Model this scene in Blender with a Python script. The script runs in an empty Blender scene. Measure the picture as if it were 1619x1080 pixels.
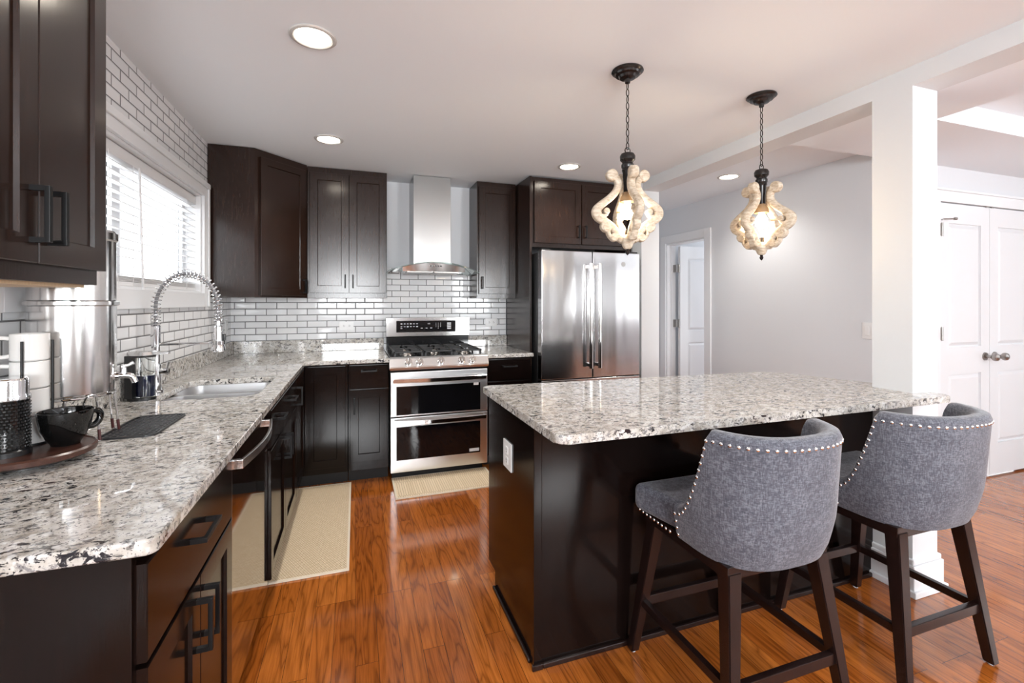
import bpy, bmesh, math, random
from mathutils import Vector, Matrix
random.seed(7)
C = bpy.context.scene.collection
PI = math.pi
# ------------------------------------------------------------------ camera
cam = bpy.data.cameras.new('camera'); camo = bpy.data.objects.new('camera', cam); C.objects.link(camo)
camo.location = (0, 0, 1.35); camo.rotation_euler = (PI/2, 0, -math.atan(247.5/724))
cam.sensor_width = 36; cam.lens = 724/1619*36; cam.shift_y = -62/1619; cam.clip_start = 0.02
bpy.context.scene.camera = camo
# ------------------------------------------------------------------ world, daylight, added fill lamps, exposure
vs = bpy.context.scene.view_settings
vs.view_transform = 'Standard'; vs.look = 'None'; vs.gamma = 1; vs.use_curve_mapping = False
vs.exposure = 1.0
W = bpy.data.worlds.new('overcast_sky'); bpy.context.scene.world = W; W.use_nodes = True
bg = W.node_tree.nodes['Background']; bg.inputs[0].default_value = (0.93, 0.97, 1, 1); bg.inputs[1].default_value = 1.55

def area_lamp(name, loc, rot, sx, sy, power, col):
    l = bpy.data.lights.new(name, 'AREA'); l.shape = 'RECTANGLE'; l.size = sx; l.size_y = sy; l.energy = power; l.color = col
    o = bpy.data.objects.new(name, l); o.location = loc; o.rotation_euler = rot; C.objects.link(o)
    return o
DAY = (0.95, 0.98, 1.0)
for x, w, p in ((-0.1, 1.3, 92), (2.9, 0.8, 56), (4.98, 0.24, 7)):       # fill lamps at made-up unseen windows; the narrow one streaks the fridge
    area_lamp('rear_fill_light', (x, -3.30, 1.55), (PI/2+0.62, 0, 0), w, 1.1, p, DAY)
area_lamp('side_fill_light', (6.06, -0.9, 1.55), (PI/2+0.5, 0, PI/2), 2.0, 1.1, 12, DAY)  # added fill lamp at a made-up side window, tilted towards the ceiling
area_lamp('side_streak_light', (6.10, -2.80, 1.55), (PI/2, 0, PI/2), 0.14, 1.2, 3, DAY)  # added narrow lamp that puts a bright streak on the fridge
area_lamp('bedroom_fill_light', (5.6, 3.4, 1.6), (PI/2, 0, PI/2), 1.0, 1.2, 7, DAY)  # added lamp brightening the room past the doorway; no window stands there
area_lamp('kitchen_window_daylight', (-1.5, 2.6, 1.75), (PI/2, 0, -PI/2), 1.9, 0.8, 9, DAY)

# ------------------------------------------------------------------ mesh helpers
def V(*a): return Vector(a)
class MB:
    def __init__(s): s.bm = bmesh.new()
    def box(s, x0, y0, z0, x1, y1, z1, bev=0, seg=2):
        return s.obox((0, 0, 0), (1, 0, 0), (0, 1, 0), (0, 0, 1), x0, x1, y0, y1, z0, z1, bev, seg)
    def obox(s, o, a, b, c, a0, a1, b0, b1, c0, c1, bev=0, seg=2):
        o, a, b, c = map(Vector, (o, a, b, c))
        vs_ = [s.bm.verts.new(o + a*p + b*q + c*r) for p in (a0, a1) for q in (b0, b1) for r in (c0, c1)]
        F = [(0,1,3,2),(4,6,7,5),(0,4,5,1),(2,3,7,6),(0,2,6,4),(1,5,7,3)]
        fs = [s.bm.faces.new([vs_[i] for i in f]) for f in F]
        if a.cross(b).dot(c)*(a1-a0)*(b1-b0)*(c1-c0) < 0: bmesh.ops.reverse_faces(s.bm, faces=fs)
        if bev:
            es = list({e for f in fs for e in f.edges})
            bmesh.ops.bevel(s.bm, geom=es, offset=bev, segments=seg, affect='EDGES', profile=0.5)
        return s
    def hull(s, ring0, ring1):
        n = len(ring0); A = [s.bm.verts.new(p) for p in ring0]; B = [s.bm.verts.new(p) for p in ring1]
        for i in range(n): s.bm.faces.new((A[i], A[(i+1) % n], B[(i+1) % n], B[i]))
        s.bm.faces.new(A[::-1]); s.bm.faces.new(B); return s
    def cyl(s, p0, p1, r0, r1=None, seg=24, cap=True):
        p0, p1 = Vector(p0), Vector(p1); r1 = r0 if r1 is None else r1
        d = (p1-p0).normalized(); u = d.orthogonal().normalized(); v = d.cross(u)
        R = lambda p, r: [p + (u*math.cos(t) + v*math.sin(t))*r for t in [2*PI*i/seg for i in range(seg)]]
        A = [s.bm.verts.new(p) for p in R(p0, r0)]; B = [s.bm.verts.new(p) for p in R(p1, r1)]
        for i in range(seg): s.bm.faces.new((A[i], A[(i+1) % seg], B[(i+1) % seg], B[i]))
        if cap: s.bm.faces.new(A[::-1]); s.bm.faces.new(B)
        return s
    def lathe(s, prof, c=(0, 0, 0), seg=40, axis=2, a0=0, a1=2*PI):
        c = Vector(c); rings = []
        full = abs(a1-a0-2*PI) < 1e-6; n = seg if full else seg+1
        for r, z in prof:
            if r < 1e-6: rings.append([s.bm.verts.new(c + V(0, 0, z))]); continue
            rings.append([s.bm.verts.new(c + V(r*math.cos(a0+(a1-a0)*i/seg), r*math.sin(a0+(a1-a0)*i/seg), z)) for i in range(n)])
        for A, B in zip(rings, rings[1:]):
            m = n if full else n-1
            for i in range(m):
                j = (i+1) % n
                if len(A) == 1 and len(B) > 1: s.bm.faces.new((A[0], B[j], B[i]))
                elif len(B) == 1 and len(A) > 1: s.bm.faces.new((A[i], A[j], B[0]))
                elif len(A) > 1: s.bm.faces.new((A[i], A[j], B[j], B[i]))
        return s
    def tube(s, pts, r, seg=8, closed=False, rect=None):
        pts = [Vector(p) for p in pts]; n = len(pts); rs = r if isinstance(r, (list, tuple)) else [r]*n
        tang = []
        for i in range(n):
            a = pts[i-1] if (i > 0 or closed) else pts[i]; b = pts[(i+1) % n] if (i < n-1 or closed) else pts[i]
            tang.append((b-a).normalized())
        u = tang[0].orthogonal().normalized(); rings = []
        for i in range(n):
            if i:
                ax = tang[i-1].cross(tang[i])
                if ax.length > 1e-8: u = Matrix.Rotation(tang[i-1].angle(tang[i]), 3, ax.normalized()) @ u
            u = (u - tang[i]*u.dot(tang[i])).normalized(); v = tang[i].cross(u)
            rings.append([s.bm.verts.new(pts[i] + (u*math.cos(2*PI*k/seg) + v*math.sin(2*PI*k/seg))*rs[i]) for k in range(seg)])
        for i in range(n if closed else n-1):
            A, B = rings[i], rings[(i+1) % n]
            for k in range(seg): s.bm.faces.new((A[k], A[(k+1) % seg], B[(k+1) % seg], B[k]))
        if not closed: s.bm.faces.new(rings[0][::-1]); s.bm.faces.new(rings[-1])
        return s
    def strip(s, pts, nrm, w, t):
        """flat bar of thickness t (along the in-plane normal) and width w (along nrm) swept through pts"""
        pts = [Vector(p) for p in pts]; nrm = Vector(nrm).normalized(); n = len(pts); rings = []
        for i in range(n):
            d = (pts[min(i+1, n-1)] - pts[max(i-1, 0)]).normalized(); q = nrm.cross(d).normalized()
            tt = t[i] if isinstance(t, (list, tuple)) else t
            cr = min(tt, w)*0.22
            prof = [(w/2-cr, tt/2), (-w/2+cr, tt/2), (-w/2, tt/2-cr), (-w/2, -tt/2+cr), (-w/2+cr, -tt/2), (w/2-cr, -tt/2), (w/2, -tt/2+cr), (w/2, tt/2-cr)]
            rings.append([s.bm.verts.new(pts[i] + nrm*a + q*b) for a, b in prof])
        for A, B in zip(rings, rings[1:]):
            for k in range(8): s.bm.faces.new((A[k], A[(k+1) % 8], B[(k+1) % 8], B[k]))
        s.bm.faces.new(rings[0][::-1]); s.bm.faces.new(rings[-1]); return s
    def prism(s, poly, z0, z1, bev=0, seg=3):
        A = [s.bm.verts.new((x, y, z0)) for x, y in poly]; B = [s.bm.verts.new((x, y, z1)) for x, y in poly]; n = len(poly)
        fs = [s.bm.faces.new((A[i], A[(i+1) % n], B[(i+1) % n], B[i])) for i in range(n)]
        f0 = s.bm.faces.new(A[::-1]); f1 = s.bm.faces.new(B)
        if bev: bmesh.ops.bevel(s.bm, geom=list(f1.edges)+list(f0.edges), offset=bev, segments=seg, affect='EDGES', profile=0.5)
        return s
    def cells(s, xs, ys, fill, z0, z1, bev=0):
        """slab out of a grid of cells; fill(i, j) says which are solid"""
        top = {}; bot = {}
        def vt(d, i, j, z):
            if (i, j) not in d: d[(i, j)] = s.bm.verts.new((xs[i], ys[j], z))
            return d[(i, j)]
        ok = lambda i, j: 0 <= i < len(xs)-1 and 0 <= j < len(ys)-1 and fill(i, j)
        for i in range(len(xs)-1):
            for j in range(len(ys)-1):
                if not ok(i, j): continue
                q = [(i, j), (i+1, j), (i+1, j+1), (i, j+1)]
                s.bm.faces.new([vt(top, *p, z1) for p in q]); s.bm.faces.new([vt(bot, *p, z0) for p in q[::-1]])
                for (p, r), (di, dj) in zip(((q[0], q[1]), (q[1], q[2]), (q[2], q[3]), (q[3], q[0])), ((0, -1), (1, 0), (0, 1), (-1, 0))):
                    if not ok(i+di, j+dj): s.bm.faces.new((vt(bot, *p, z0), vt(bot, *r, z0), vt(top, *r, z1), vt(top, *p, z1)))
        if bev:
            s.bm.normal_update()
            es = [e for e in s.bm.edges if len(e.link_faces) == 2 and e.calc_face_angle() > 0.8]
            bmesh.ops.bevel(s.bm, geom=es, offset=bev, segments=3, affect='EDGES', profile=0.5)
        return s
    def panel(s, o, a, n, w, h, t, rail=0.057, rec=0.008, up=(0, 0, 1)):
        """shaker door or drawer front: lower-left-back corner o, width axis a, outward normal n"""
        o, a, n, up = Vector(o), Vector(a), Vector(n), Vector(up); e = 0.002; c = 0.004
        def R(x0, x1, z0, z1, d): return [s.bm.verts.new(o + a*x + up*z + n*d) for x, z in ((x0, z0), (x1, z0), (x1, z1), (x0, z1))]
        rings = [R(0, w, 0, h, 0), R(0, w, 0, h, t-e), R(e, w-e, e, h-e, t)]
        if rail: rings += [R(rail, w-rail, rail, h-rail, t), R(rail+c, w-rail-c, rail+c, h-rail-c, t-rec), ]
        fl = a.cross(up).dot(n) > 0
        fs = []
        for A, B in zip(rings, rings[1:]):
            for i in range(4): fs.append(s.bm.faces.new((A[i], A[(i+1) % 4], B[(i+1) % 4], B[i])))
        fs.append(s.bm.faces.new(rings[-1])); fs.append(s.bm.faces.new(rings[0][::-1]))
        if not fl: bmesh.ops.reverse_faces(s.bm, faces=fs)
        return s
    def add(s, other, M=None):
        tmp = bpy.data.meshes.new('tmp'); other.bm.to_mesh(tmp)
        if M is not None: tmp.transform(M)
        s.bm.from_mesh(tmp); bpy.data.meshes.remove(tmp); return s

ORG = {}
def build(name, mb, mat, parent=None, smooth=True, loc=None, ang=35):
    me = bpy.data.meshes.new(name)
    if loc is None: loc = V(0, 0, 0)
    org = ORG[parent.name] if parent else Vector(loc)
    mb.bm.normal_update(); bmesh.ops.recalc_face_normals(mb.bm, faces=mb.bm.faces[:])
    if smooth:
        for f in mb.bm.faces: f.smooth = True
        for e in mb.bm.edges:
            if len(e.link_faces) == 2 and e.calc_face_angle(0) > math.radians(ang): e.smooth = False
    bmesh.ops.translate(mb.bm, verts=mb.bm.verts[:], vec=-org)
    mb.bm.to_mesh(me); mb.bm.free()
    o = bpy.data.objects.new(name, me); me.materials.append(mat); C.objects.link(o)
    if smooth:
        wn = o.modifiers.new('weighted_normal', 'WEIGHTED_NORMAL'); wn.keep_sharp = True; wn.weight = 90
    if parent: o.parent = parent; o.location = (0, 0, 0)
    else: o.location = org
    ORG[o.name] = org
    return o
def thing(name, label, cat, loc=(0, 0, 0), group=None):
    o = bpy.data.objects.new(name, None); o.empty_display_size = 0.05; C.objects.link(o); o.location = loc; ORG[o.name] = Vector(loc)
    o['label'] = label; o['category'] = cat
    if group: o['group'] = group
    return o
def tag(o, label, cat, group=None):
    o['label'] = label; o['category'] = cat
    if group: o['group'] = group
    return o
def struct(name, mb, mat, parent=None, smooth=False):
    o = build(name, mb, mat, parent, smooth)
    if not parent: o['kind'] = 'structure'
    return o
def dup(root, delta, label):
    r = root.copy(); C.objects.link(r); r.location = root.location + Vector(delta); r['label'] = label
    for ch in list(root.children):
        c = ch.copy(); C.objects.link(c); c.parent = r
        for g in list(ch.children):
            d = g.copy(); C.objects.link(d); d.parent = c
    return r
def cr(pts, n=8):
    """Catmull-Rom through points"""
    P = [Vector(p) for p in pts]; P = [P[0]*2-P[1]] + P + [P[-1]*2-P[-2]]; out = []
    for i in range(1, len(P)-2):
        for k in range(n):
            t = k/n; a, b, c, d = P[i-1:i+3]
            out.append(0.5*((2*b) + (c-a)*t + (2*a-5*b+4*c-d)*t*t + (3*b-a-3*c+d)*t**3))
    out.append(P[-2]); return out

# ------------------------------------------------------------------ materials
def mat(name, col, rough=0.5, metal=0.0, **k):
    m = bpy.data.materials.new(name); m.use_nodes = True; b = m.node_tree.nodes['Principled BSDF']
    b.inputs['Base Color'].default_value = (*col, 1); b.inputs['Roughness'].default_value = rough; b.inputs['Metallic'].default_value = metal
    for key, v in k.items(): b.inputs[key.replace('_', ' ')].default_value = v
    return m
class N:
    def __init__(s, m): s.t = m.node_tree; s.b = s.t.nodes['Principled BSDF']
    def __call__(s, typ, **k):
        n = s.t.nodes.new(typ)
        for a, v in k.items():
            if a in n.inputs: n.inputs[a].default_value = v
            else: setattr(n, a, v)
        return n
    def l(s, a, b): s.t.links.new(a, b)
    def pos(s, scale=(1, 1, 1), obj=False):
        g = s('ShaderNodeTexCoord').outputs['Object'] if obj else s('ShaderNodeNewGeometry').outputs['Position']
        mp = s('ShaderNodeMapping'); mp.inputs['Scale'].default_value = scale; s.l(g, mp.inputs['Vector']); return mp.outputs[0]
    def ramp(s, fac, stops, interp='LINEAR'):
        r = s('ShaderNodeValToRGB'); r.color_ramp.interpolation = interp; e = r.color_ramp.elements
        while len(e) < len(stops): e.new(0.5)
        for q, (p, c) in zip(e, stops): q.position = p; q.color = (*c, 1) if len(c) == 3 else c
        s.l(fac, r.inputs[0]); return r.outputs[0]
    def mix(s, fac, a, b, mode='MIX'):
        x = s('ShaderNodeMix', data_type='RGBA', blend_type=mode)
        for sock, v in ((x.inputs[0], fac), (x.inputs[6], a), (x.inputs[7], b)):
            if hasattr(v, 'is_linked'): s.l(v, sock)
            else: sock.default_value = v if isinstance(v, float) else (*v, 1)
        return x.outputs[2]
    def bump(s, h, strength=0.3, dist=0.01):
        b = s('ShaderNodeBump', Strength=strength, Distance=dist); s.l(h, b.inputs['Height']); s.l(b.outputs[0], s.b.inputs['Normal']); return b

def noise(n, vec, scale, detail=3, rough=0.5, dist=0.0):
    t = n('ShaderNodeTexNoise', Scale=scale, Detail=float(detail), Roughness=rough, Distortion=dist); n.l(vec, t.inputs['Vector']); return t.outputs['Fac']

def m_floor():
    m = mat('oak floor', (0.4, 0.12, 0.04), 0.13, Coat_Weight=0.4, Coat_Roughness=0.08); n = N(m)
    g = n('ShaderNodeNewGeometry').outputs['Position']; sp = n('ShaderNodeSeparateXYZ'); n.l(g, sp.inputs[0])
    cb = n('ShaderNodeCombineXYZ'); n.l(sp.outputs[1], cb.inputs[0]); n.l(sp.outputs[0], cb.inputs[1])
    br = n('ShaderNodeTexBrick', offset=0.37, offset_frequency=3, Scale=1.0); n.l(cb.outputs[0], br.inputs['Vector'])
    br.inputs['Brick Width'].default_value = 1.1; br.inputs['Row Height'].default_value = 0.083; br.inputs['Mortar Size'].default_value = 0.0007
    br.inputs['Color1'].default_value = (0, 0, 0, 1); br.inputs['Color2'].default_value = (1, 1, 1, 1); br.inputs['Mortar'].default_value = (0.5, 0.5, 0.5, 1); br.inputs['Bias'].default_value = 0
    tone = n.ramp(br.outputs['Color'], [(0, (0.330, 0.088, 0.013)), (0.5, (0.420, 0.120, 0.018)), (1, (0.510, 0.160, 0.028))])
    # grain: rings stretched along the boards and shifted from board to board
    ad = n('ShaderNodeVectorMath', operation='ADD'); sc = n('ShaderNodeVectorMath', operation='SCALE'); n.l(br.outputs['Color'], sc.inputs[0]); sc.inputs['Scale'].default_value = 7.0
    n.l(g, ad.inputs[0]); n.l(sc.outputs[0], ad.inputs[1])
    mp = n('ShaderNodeMapping'); mp.inputs['Scale'].default_value = (1, 0.11, 1); n.l(ad.outputs[0], mp.inputs['Vector'])
    f1 = noise(n, mp.outputs[0], 14, 2, 0.5, 0.5)
    mu = n('ShaderNodeMath', operation='MULTIPLY'); n.l(f1, mu.inputs[0]); mu.inputs[1].default_value = 14.0
    fr = n('ShaderNodeMath', operation='PINGPONG'); n.l(mu.outputs[0], fr.inputs[0]); fr.inputs[1].default_value = 1.0
    mp2 = n('ShaderNodeMapping'); mp2.inputs['Scale'].default_value = (1, 0.035, 1); n.l(ad.outputs[0], mp2.inputs['Vector'])
    f2 = noise(n, mp2.outputs[0], 230, 2, 0.6)
    gr = n.ramp(fr.outputs[0], [(0, (0.42, 0.36, 0.32)), (0.3, (0.85, 0.83, 0.8)), (1, (1.08, 1.08, 1.08))])
    c = n.mix(0.75, tone, gr, 'MULTIPLY')
    c = n.mix(0.5, c, n.ramp(f2, [(0.35, (0.55, 0.5, 0.45)), (0.6, (1.08, 1.08, 1.08))]), 'MULTIPLY')
    c = n.mix(br.outputs['Fac'], c, (0.045, 0.014, 0.006))
    n.l(c, n.b.inputs['Base Color'])
    n.bump(n.mix(br.outputs['Fac'], f2, (0, 0, 0)), 0.05, 0.002)
    return m
def m_granite():
    m = mat('speckled granite', (0.7, 0.66, 0.6), 0.035); n = N(m)
    p = n.pos(); 
    base = n.ramp(noise(n, p, 26, 4, 0.6), [(0.30, (0.32, 0.288, 0.25)), (0.43, (0.48, 0.45, 0.405)), (0.58, (0.59, 0.572, 0.545)), (0.75, (0.65, 0.645, 0.635))])
    g1 = n.ramp(noise(n, p, 70, 4, 0.7, 0.3), [(0.385, (1, 1, 1)), (0.45, (0, 0, 0))])
    c = n.mix(g1, base, (0.23, 0.22, 0.22))
    zone = n.ramp(noise(n, p, 10, 2, 0.5), [(0.36, (0.15, 0.15, 0.15)), (0.58, (1, 1, 1))])
    d1 = n.ramp(noise(n, n.pos((0.8, 1.3, 1.3)), 47, 4, 0.62, 0.6), [(0.422, (1, 1, 1)), (0.448, (0, 0, 0))])
    c = n.mix(n.mix(1.0, d1, zone, 'MULTIPLY'), c, (0.014, 0.013, 0.017))
    d2 = n.ramp(noise(n, p, 190, 2, 0.5), [(0.33, (1, 1, 1)), (0.38, (0, 0, 0))])
    c = n.mix(d2, c, (0.07, 0.065, 0.065))
    w = n.ramp(noise(n, p, 44, 2, 0.5), [(0.60, (0, 0, 0)), (0.68, (0.7, 0.7, 0.7))])
    c = n.mix(w, c, (0.76, 0.76, 0.755))
    n.l(c, n.b.inputs['Base Color']); return m
def m_tile(name, axis):
    m = mat(name, (0.75, 0.76, 0.78), 0.09); n = N(m)
    sp = n('ShaderNodeSeparateXYZ'); n.l(n('ShaderNodeNewGeometry').outputs['Position'], sp.inputs[0])
    cb = n('ShaderNodeCombineXYZ'); n.l(sp.outputs[axis], cb.inputs[0])
    z = n('ShaderNodeMath', operation='SUBTRACT'); n.l(sp.outputs[2], z.inputs[0]); z.inputs[1].default_value = 1.03 - 0.053*10; n.l(z.outputs[0], cb.inputs[1])
    br = n('ShaderNodeTexBrick', offset=0.5, Scale=1.0); n.l(cb.outputs[0], br.inputs['Vector'])
    for k, v in (('Brick Width', 0.156), ('Row Height', 0.053), ('Mortar Size', 0.0032), ('Mortar Smooth', 0.12), ('Bias', 0.0)): br.inputs[k].default_value = v
    br.inputs['Color1'].default_value = (0.76, 0.77, 0.79, 1); br.inputs['Color2'].default_value = (0.84, 0.84, 0.85, 1); br.inputs['Mortar'].default_value = (0.17, 0.17, 0.175, 1)
    n.l(br.outputs['Color'], n.b.inputs['Base Color'])
    n.l(n.ramp(br.outputs['Fac'], [(0, (0.08,)*3), (1, (0.8,)*3)]), n.b.inputs['Roughness'])
    b2 = n('ShaderNodeTexBrick', offset=0.5, Scale=1.0); n.l(cb.outputs[0], b2.inputs['Vector'])
    for k, v in (('Brick Width', 0.156), ('Row Height', 0.053), ('Mortar Size', 0.009), ('Mortar Smooth', 1.0)): b2.inputs[k].default_value = v
    inv = n('ShaderNodeMath', operation='SUBTRACT'); inv.inputs[0].default_value = 1.0; n.l(b2.outputs['Fac'], inv.inputs[1])
    n.bump(inv.outputs[0], 0.5, 0.003); return m
def m_wood(name, dark, lite, rough, grain=(30, 30, 1.6), spec=0.5):
    m = mat(name, dark, rough, Specular_IOR_Level=spec); n = N(m)
    f = noise(n, n.pos(grain), 6, 4, 0.6, 0.4); n.l(n.ramp(f, [(0.3, dark), (0.7, lite)]), n.b.inputs['Base Color'])
    n.bump(f, 0.03, 0.002); return m
def m_steel(name, col, rough, wave=None, aniso=0.0):
    m = mat(name, col, rough, 1.0); n = N(m)
    if aniso: n.b.inputs['Anisotropic'].default_value = aniso
    if wave: n.bump(noise(n, n.pos(wave[0]), 1.0, 1, 0.4), wave[1], wave[2])
    return m
M = {}
M['floor'] = m_floor(); M['granite'] = m_granite(); M['tile_back'] = m_tile('white brick tile', 0); M['tile_left'] = m_tile('white brick tile on the window wall', 1)
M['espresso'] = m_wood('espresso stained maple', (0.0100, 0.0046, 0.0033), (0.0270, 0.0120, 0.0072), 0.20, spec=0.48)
M['espresso_shaded'] = m_wood('shaded espresso maple', (0.0040, 0.0023, 0.0021), (0.0085, 0.0044, 0.0034), 0.14, spec=0.22)  # same maple as above; weaker reflected light painted in as a darker copy
M['toe'] = mat('toe kick', (0.006, 0.005, 0.005), 0.6)
M['birch'] = m_wood('birch underside', (0.55, 0.40, 0.24), (0.66, 0.50, 0.32), 0.5)
M['black_metal'] = mat('black metal', (0.004, 0.004, 0.0045), 0.4, Specular_IOR_Level=0.3)
M['bronze'] = mat('oil rubbed bronze', (0.010, 0.008, 0.008), 0.25)
M['ceiling'] = mat('ceiling paint', (0.84, 0.88, 0.92), 0.7)
M['wall'] = mat('pale grey paint', (0.68, 0.695, 0.725), 0.6)
M['beam'] = mat('beam paint', (0.68, 0.695, 0.71), 0.6)
M['white'] = mat('white trim paint', (0.77, 0.78, 0.80), 0.3)
M['door'] = mat('white door paint', (0.74, 0.75, 0.77), 0.28)
M['steel'] = m_steel('brushed stainless steel', (0.62, 0.615, 0.61), 0.24, ((7, 7, 0.6), 0.25, 0.02), 0.3)
M['oven_steel'] = m_steel('oven door steel', (0.74, 0.74, 0.745), 0.30)
M['range_steel'] = m_steel('range stainless steel', (0.56, 0.555, 0.55), 0.13, ((7, 7, 0.6), 0.2, 0.006))
M['fridge_steel'] = m_steel('fridge stainless steel', (0.56, 0.555, 0.56), 0.15, ((6.5, 6.5, 0.8), 0.5, 0.010), 0.3)
M['sink_steel'] = mat('satin sink steel', (0.78, 0.78, 0.79), 0.36, 1.0)
M['chrome'] = mat('chrome', (0.72, 0.72, 0.73), 0.09, 1.0)
M['polish'] = mat('polished steel', (0.72, 0.71, 0.70), 0.09, 1.0)
M['nickel'] = mat('satin nickel', (0.36, 0.345, 0.33), 0.28, 1.0)
M['mirror_dark'] = mat('black stainless', (0.36, 0.33, 0.31), 0.05, 1.0)
M['black_glass'] = mat('black oven glass', (0.004, 0.004, 0.005), 0.05)
M['black_enamel'] = mat('black enamel', (0.006, 0.006, 0.007), 0.12)
M['iron'] = mat('cast iron', (0.012, 0.012, 0.013), 0.5)
M['glass'] = mat('clear glass', (0.95, 0.98, 0.97), 0.02, Transmission_Weight=1.0, IOR=1.45)
M['pane'] = mat('window pane', (1, 1, 1), 0.0, Transmission_Weight=1.0, IOR=1.01)
M['plastic_white'] = mat('white plastic', (0.82, 0.82, 0.82), 0.3)
M['plastic_black'] = mat('black plastic', (0.008, 0.008, 0.009), 0.3)
M['slot'] = mat('dark slot', (0.02, 0.02, 0.02), 0.6)
M['porcelain'] = mat('white porcelain', (0.76, 0.755, 0.74), 0.15)
M['black_glaze'] = mat('black glazed ceramic', (0.004, 0.004, 0.004), 0.04)
M['tray'] = m_wood('dark walnut', (0.035, 0.014, 0.010), (0.075, 0.030, 0.020), 0.3, (2, 30, 30))
M['rubber'] = mat('black rubber', (0.010, 0.010, 0.011), 0.4)
M['blue_soap'] = mat('blue dish soap', (0.012, 0.018, 0.055), 0.05)
M['red_tip'] = mat('red rubber tip', (0.07, 0.012, 0.012), 0.4)
M['stool_wood'] = m_wood('dark mahogany', (0.0085, 0.0042, 0.0040), (0.019, 0.0085, 0.0070), 0.27)
M['grey_mark'] = mat('pale print', (0.62, 0.63, 0.65), 0.5)
M['blind'] = mat('white blind slat', (0.74, 0.74, 0.75), 0.5)
def m_fabric():
    m = mat('grey linen', (0.12, 0.125, 0.15), 0.85, Sheen_Weight=0.35, Sheen_Roughness=0.4); n = N(m)
    a = noise(n, n.pos((1, 1, 0.22)), 260, 2, 0.7); b = noise(n, n.pos((0.25, 0.25, 1)), 260, 2, 0.7)
    big = noise(n, n.pos(), 14, 3, 0.6)
    w = n('ShaderNodeMath', operation='ADD'); n.l(a, w.inputs[0]); n.l(b, w.inputs[1])
    w2 = n('ShaderNodeMath', operation='MULTIPLY_ADD'); n.l(big, w2.inputs[0]); w2.inputs[1].default_value = 0.35; n.l(w.outputs[0], w2.inputs[2])
    w3 = n('ShaderNodeMath', operation='MULTIPLY_ADD'); n.l(w2.outputs[0], w3.inputs[0]); w3.inputs[1].default_value = 1.6; w3.inputs[2].default_value = -1.38; w2 = w3
    n.l(n.ramp(w2.outputs[0], [(0.15, (0.058, 0.061, 0.079)), (0.5, (0.098, 0.103, 0.128)), (0.85, (0.175, 0.185, 0.218))]), n.b.inputs['Base Color'])
    w2r = w2.outputs[0]; n.bump(w2r, 0.15, 0.002); return m
M['fabric'] = m_fabric()
def m_whitewash():
    m = mat('whitewashed wood', (0.55, 0.42, 0.28), 0.6); n = N(m)
    f = noise(n, n.pos((25, 25, 60)), 1.6, 4, 0.65, 0.6)
    n.l(n.ramp(f, [(0.3, (0.36, 0.27, 0.18)), (0.5, (0.56, 0.47, 0.36)), (0.72, (0.72, 0.66, 0.57))]), n.b.inputs['Base Color']); n.bump(f, 0.15, 0.003); return m
M['whitewash'] = m_whitewash()
def m_mat(name, sx, sy):
    m = mat(name, (0.5, 0.42, 0.3), 0.8); n = N(m)
    sp = n('ShaderNodeSeparateXYZ'); n.l(n('ShaderNodeNewGeometry').outputs['Position'], sp.inputs[0])
    cb = n('ShaderNodeCombineXYZ'); n.l(sp.outputs[0], cb.inputs[0]); n.l(sp.outputs[1], cb.inputs[1])
    br = n('ShaderNodeTexBrick', offset=0.5, Scale=1.0); n.l(cb.outputs[0], br.inputs['Vector'])
    for k, v in (('Brick Width', sx), ('Row Height', sy), ('Mortar Size', 0.0016), ('Mortar Smooth', 0.6)): br.inputs[k].default_value = v
    br.inputs['Color1'].default_value = (0.82, 0.68, 0.49, 1); br.inputs['Color2'].default_value = (0.74, 0.60, 0.41, 1); br.inputs['Mortar'].default_value = (0.38, 0.26, 0.14, 1)
    n.l(br.outputs['Color'], n.b.inputs['Base Color'])
    inv = n('ShaderNodeMath', operation='SUBTRACT'); inv.inputs[0].default_value = 1.0; n.l(br.outputs['Fac'], inv.inputs[1]); n.bump(inv.outputs[0], 0.5, 0.003)
    return m
M['mat_sink'] = m_mat('woven mat', 0.012, 0.011); M['mat_range'] = m_mat('ribbed mat', 0.016, 0.25)
M['mat_edge'] = mat('mat border', (0.78, 0.69, 0.55), 0.8)
def m_emit(name, col, st):
    m = mat(name, col, 0.5); b = m.node_tree.nodes['Principled BSDF']; b.inputs['Emission Color'].default_value = (*col, 1); b.inputs['Emission Strength'].default_value = st; return m
M['lens'] = m_emit('lit lamp lens', (1.0, 0.90, 0.76), 14.0)
M['bulb'] = m_emit('lit bulb', (1.0, 0.80, 0.54), 9.0)

# ------------------------------------------------------------------ setting
XL, YB, H, XR = -0.96, 4.28, 2.44, 3.50
CT = 0.93; CB = 0.90                                            # countertop top and underside
struct('floor', MB().box(-1.11, -3.6, -0.1, 6.3, 5.1, 0), M['floor'])
struct('ceiling', MB().box(-1.11, -3.6, H, 2.43, 4.43, H+0.16), M['ceiling'])
struct('ceiling_hall', MB().box(2.606, 2.177, H, 6.3, 5.1, H+0.16), M['ceiling'])
mb = MB(); mb.box(2.606, -3.6, 2.35, 3.0, 1.62, H+0.16); mb.box(2.606, 1.62, 2.35, 6.3, 2.177, H+0.16)
struct('ceiling_soffit', mb, M['ceiling'])
struct('ceiling_tray', MB().box(3.0, -3.6, 2.47, 6.3, 1.62, H+0.16), M['ceiling'])
struct('trim_1', MB().box(2.43, -3.6, 2.35, 2.606, 3.5, H+0.16), M['beam'])          # dropped beam
wy0, wy1, wz0, wz1 = 1.69, 3.51, 1.41, 2.055                     # opening of the kitchen window
mb = MB(); mb.box(-1.11, -3.6, 0, XL, 4.43, wz0); mb.box(-1.11, -3.6, wz1, XL, 4.43, H); mb.box(-1.11, -3.6, wz0, XL, wy0, wz1); mb.box(-1.11, wy1, wz0, XL, 4.43, wz1)
struct('wall_left', mb, M['tile_left'])
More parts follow.
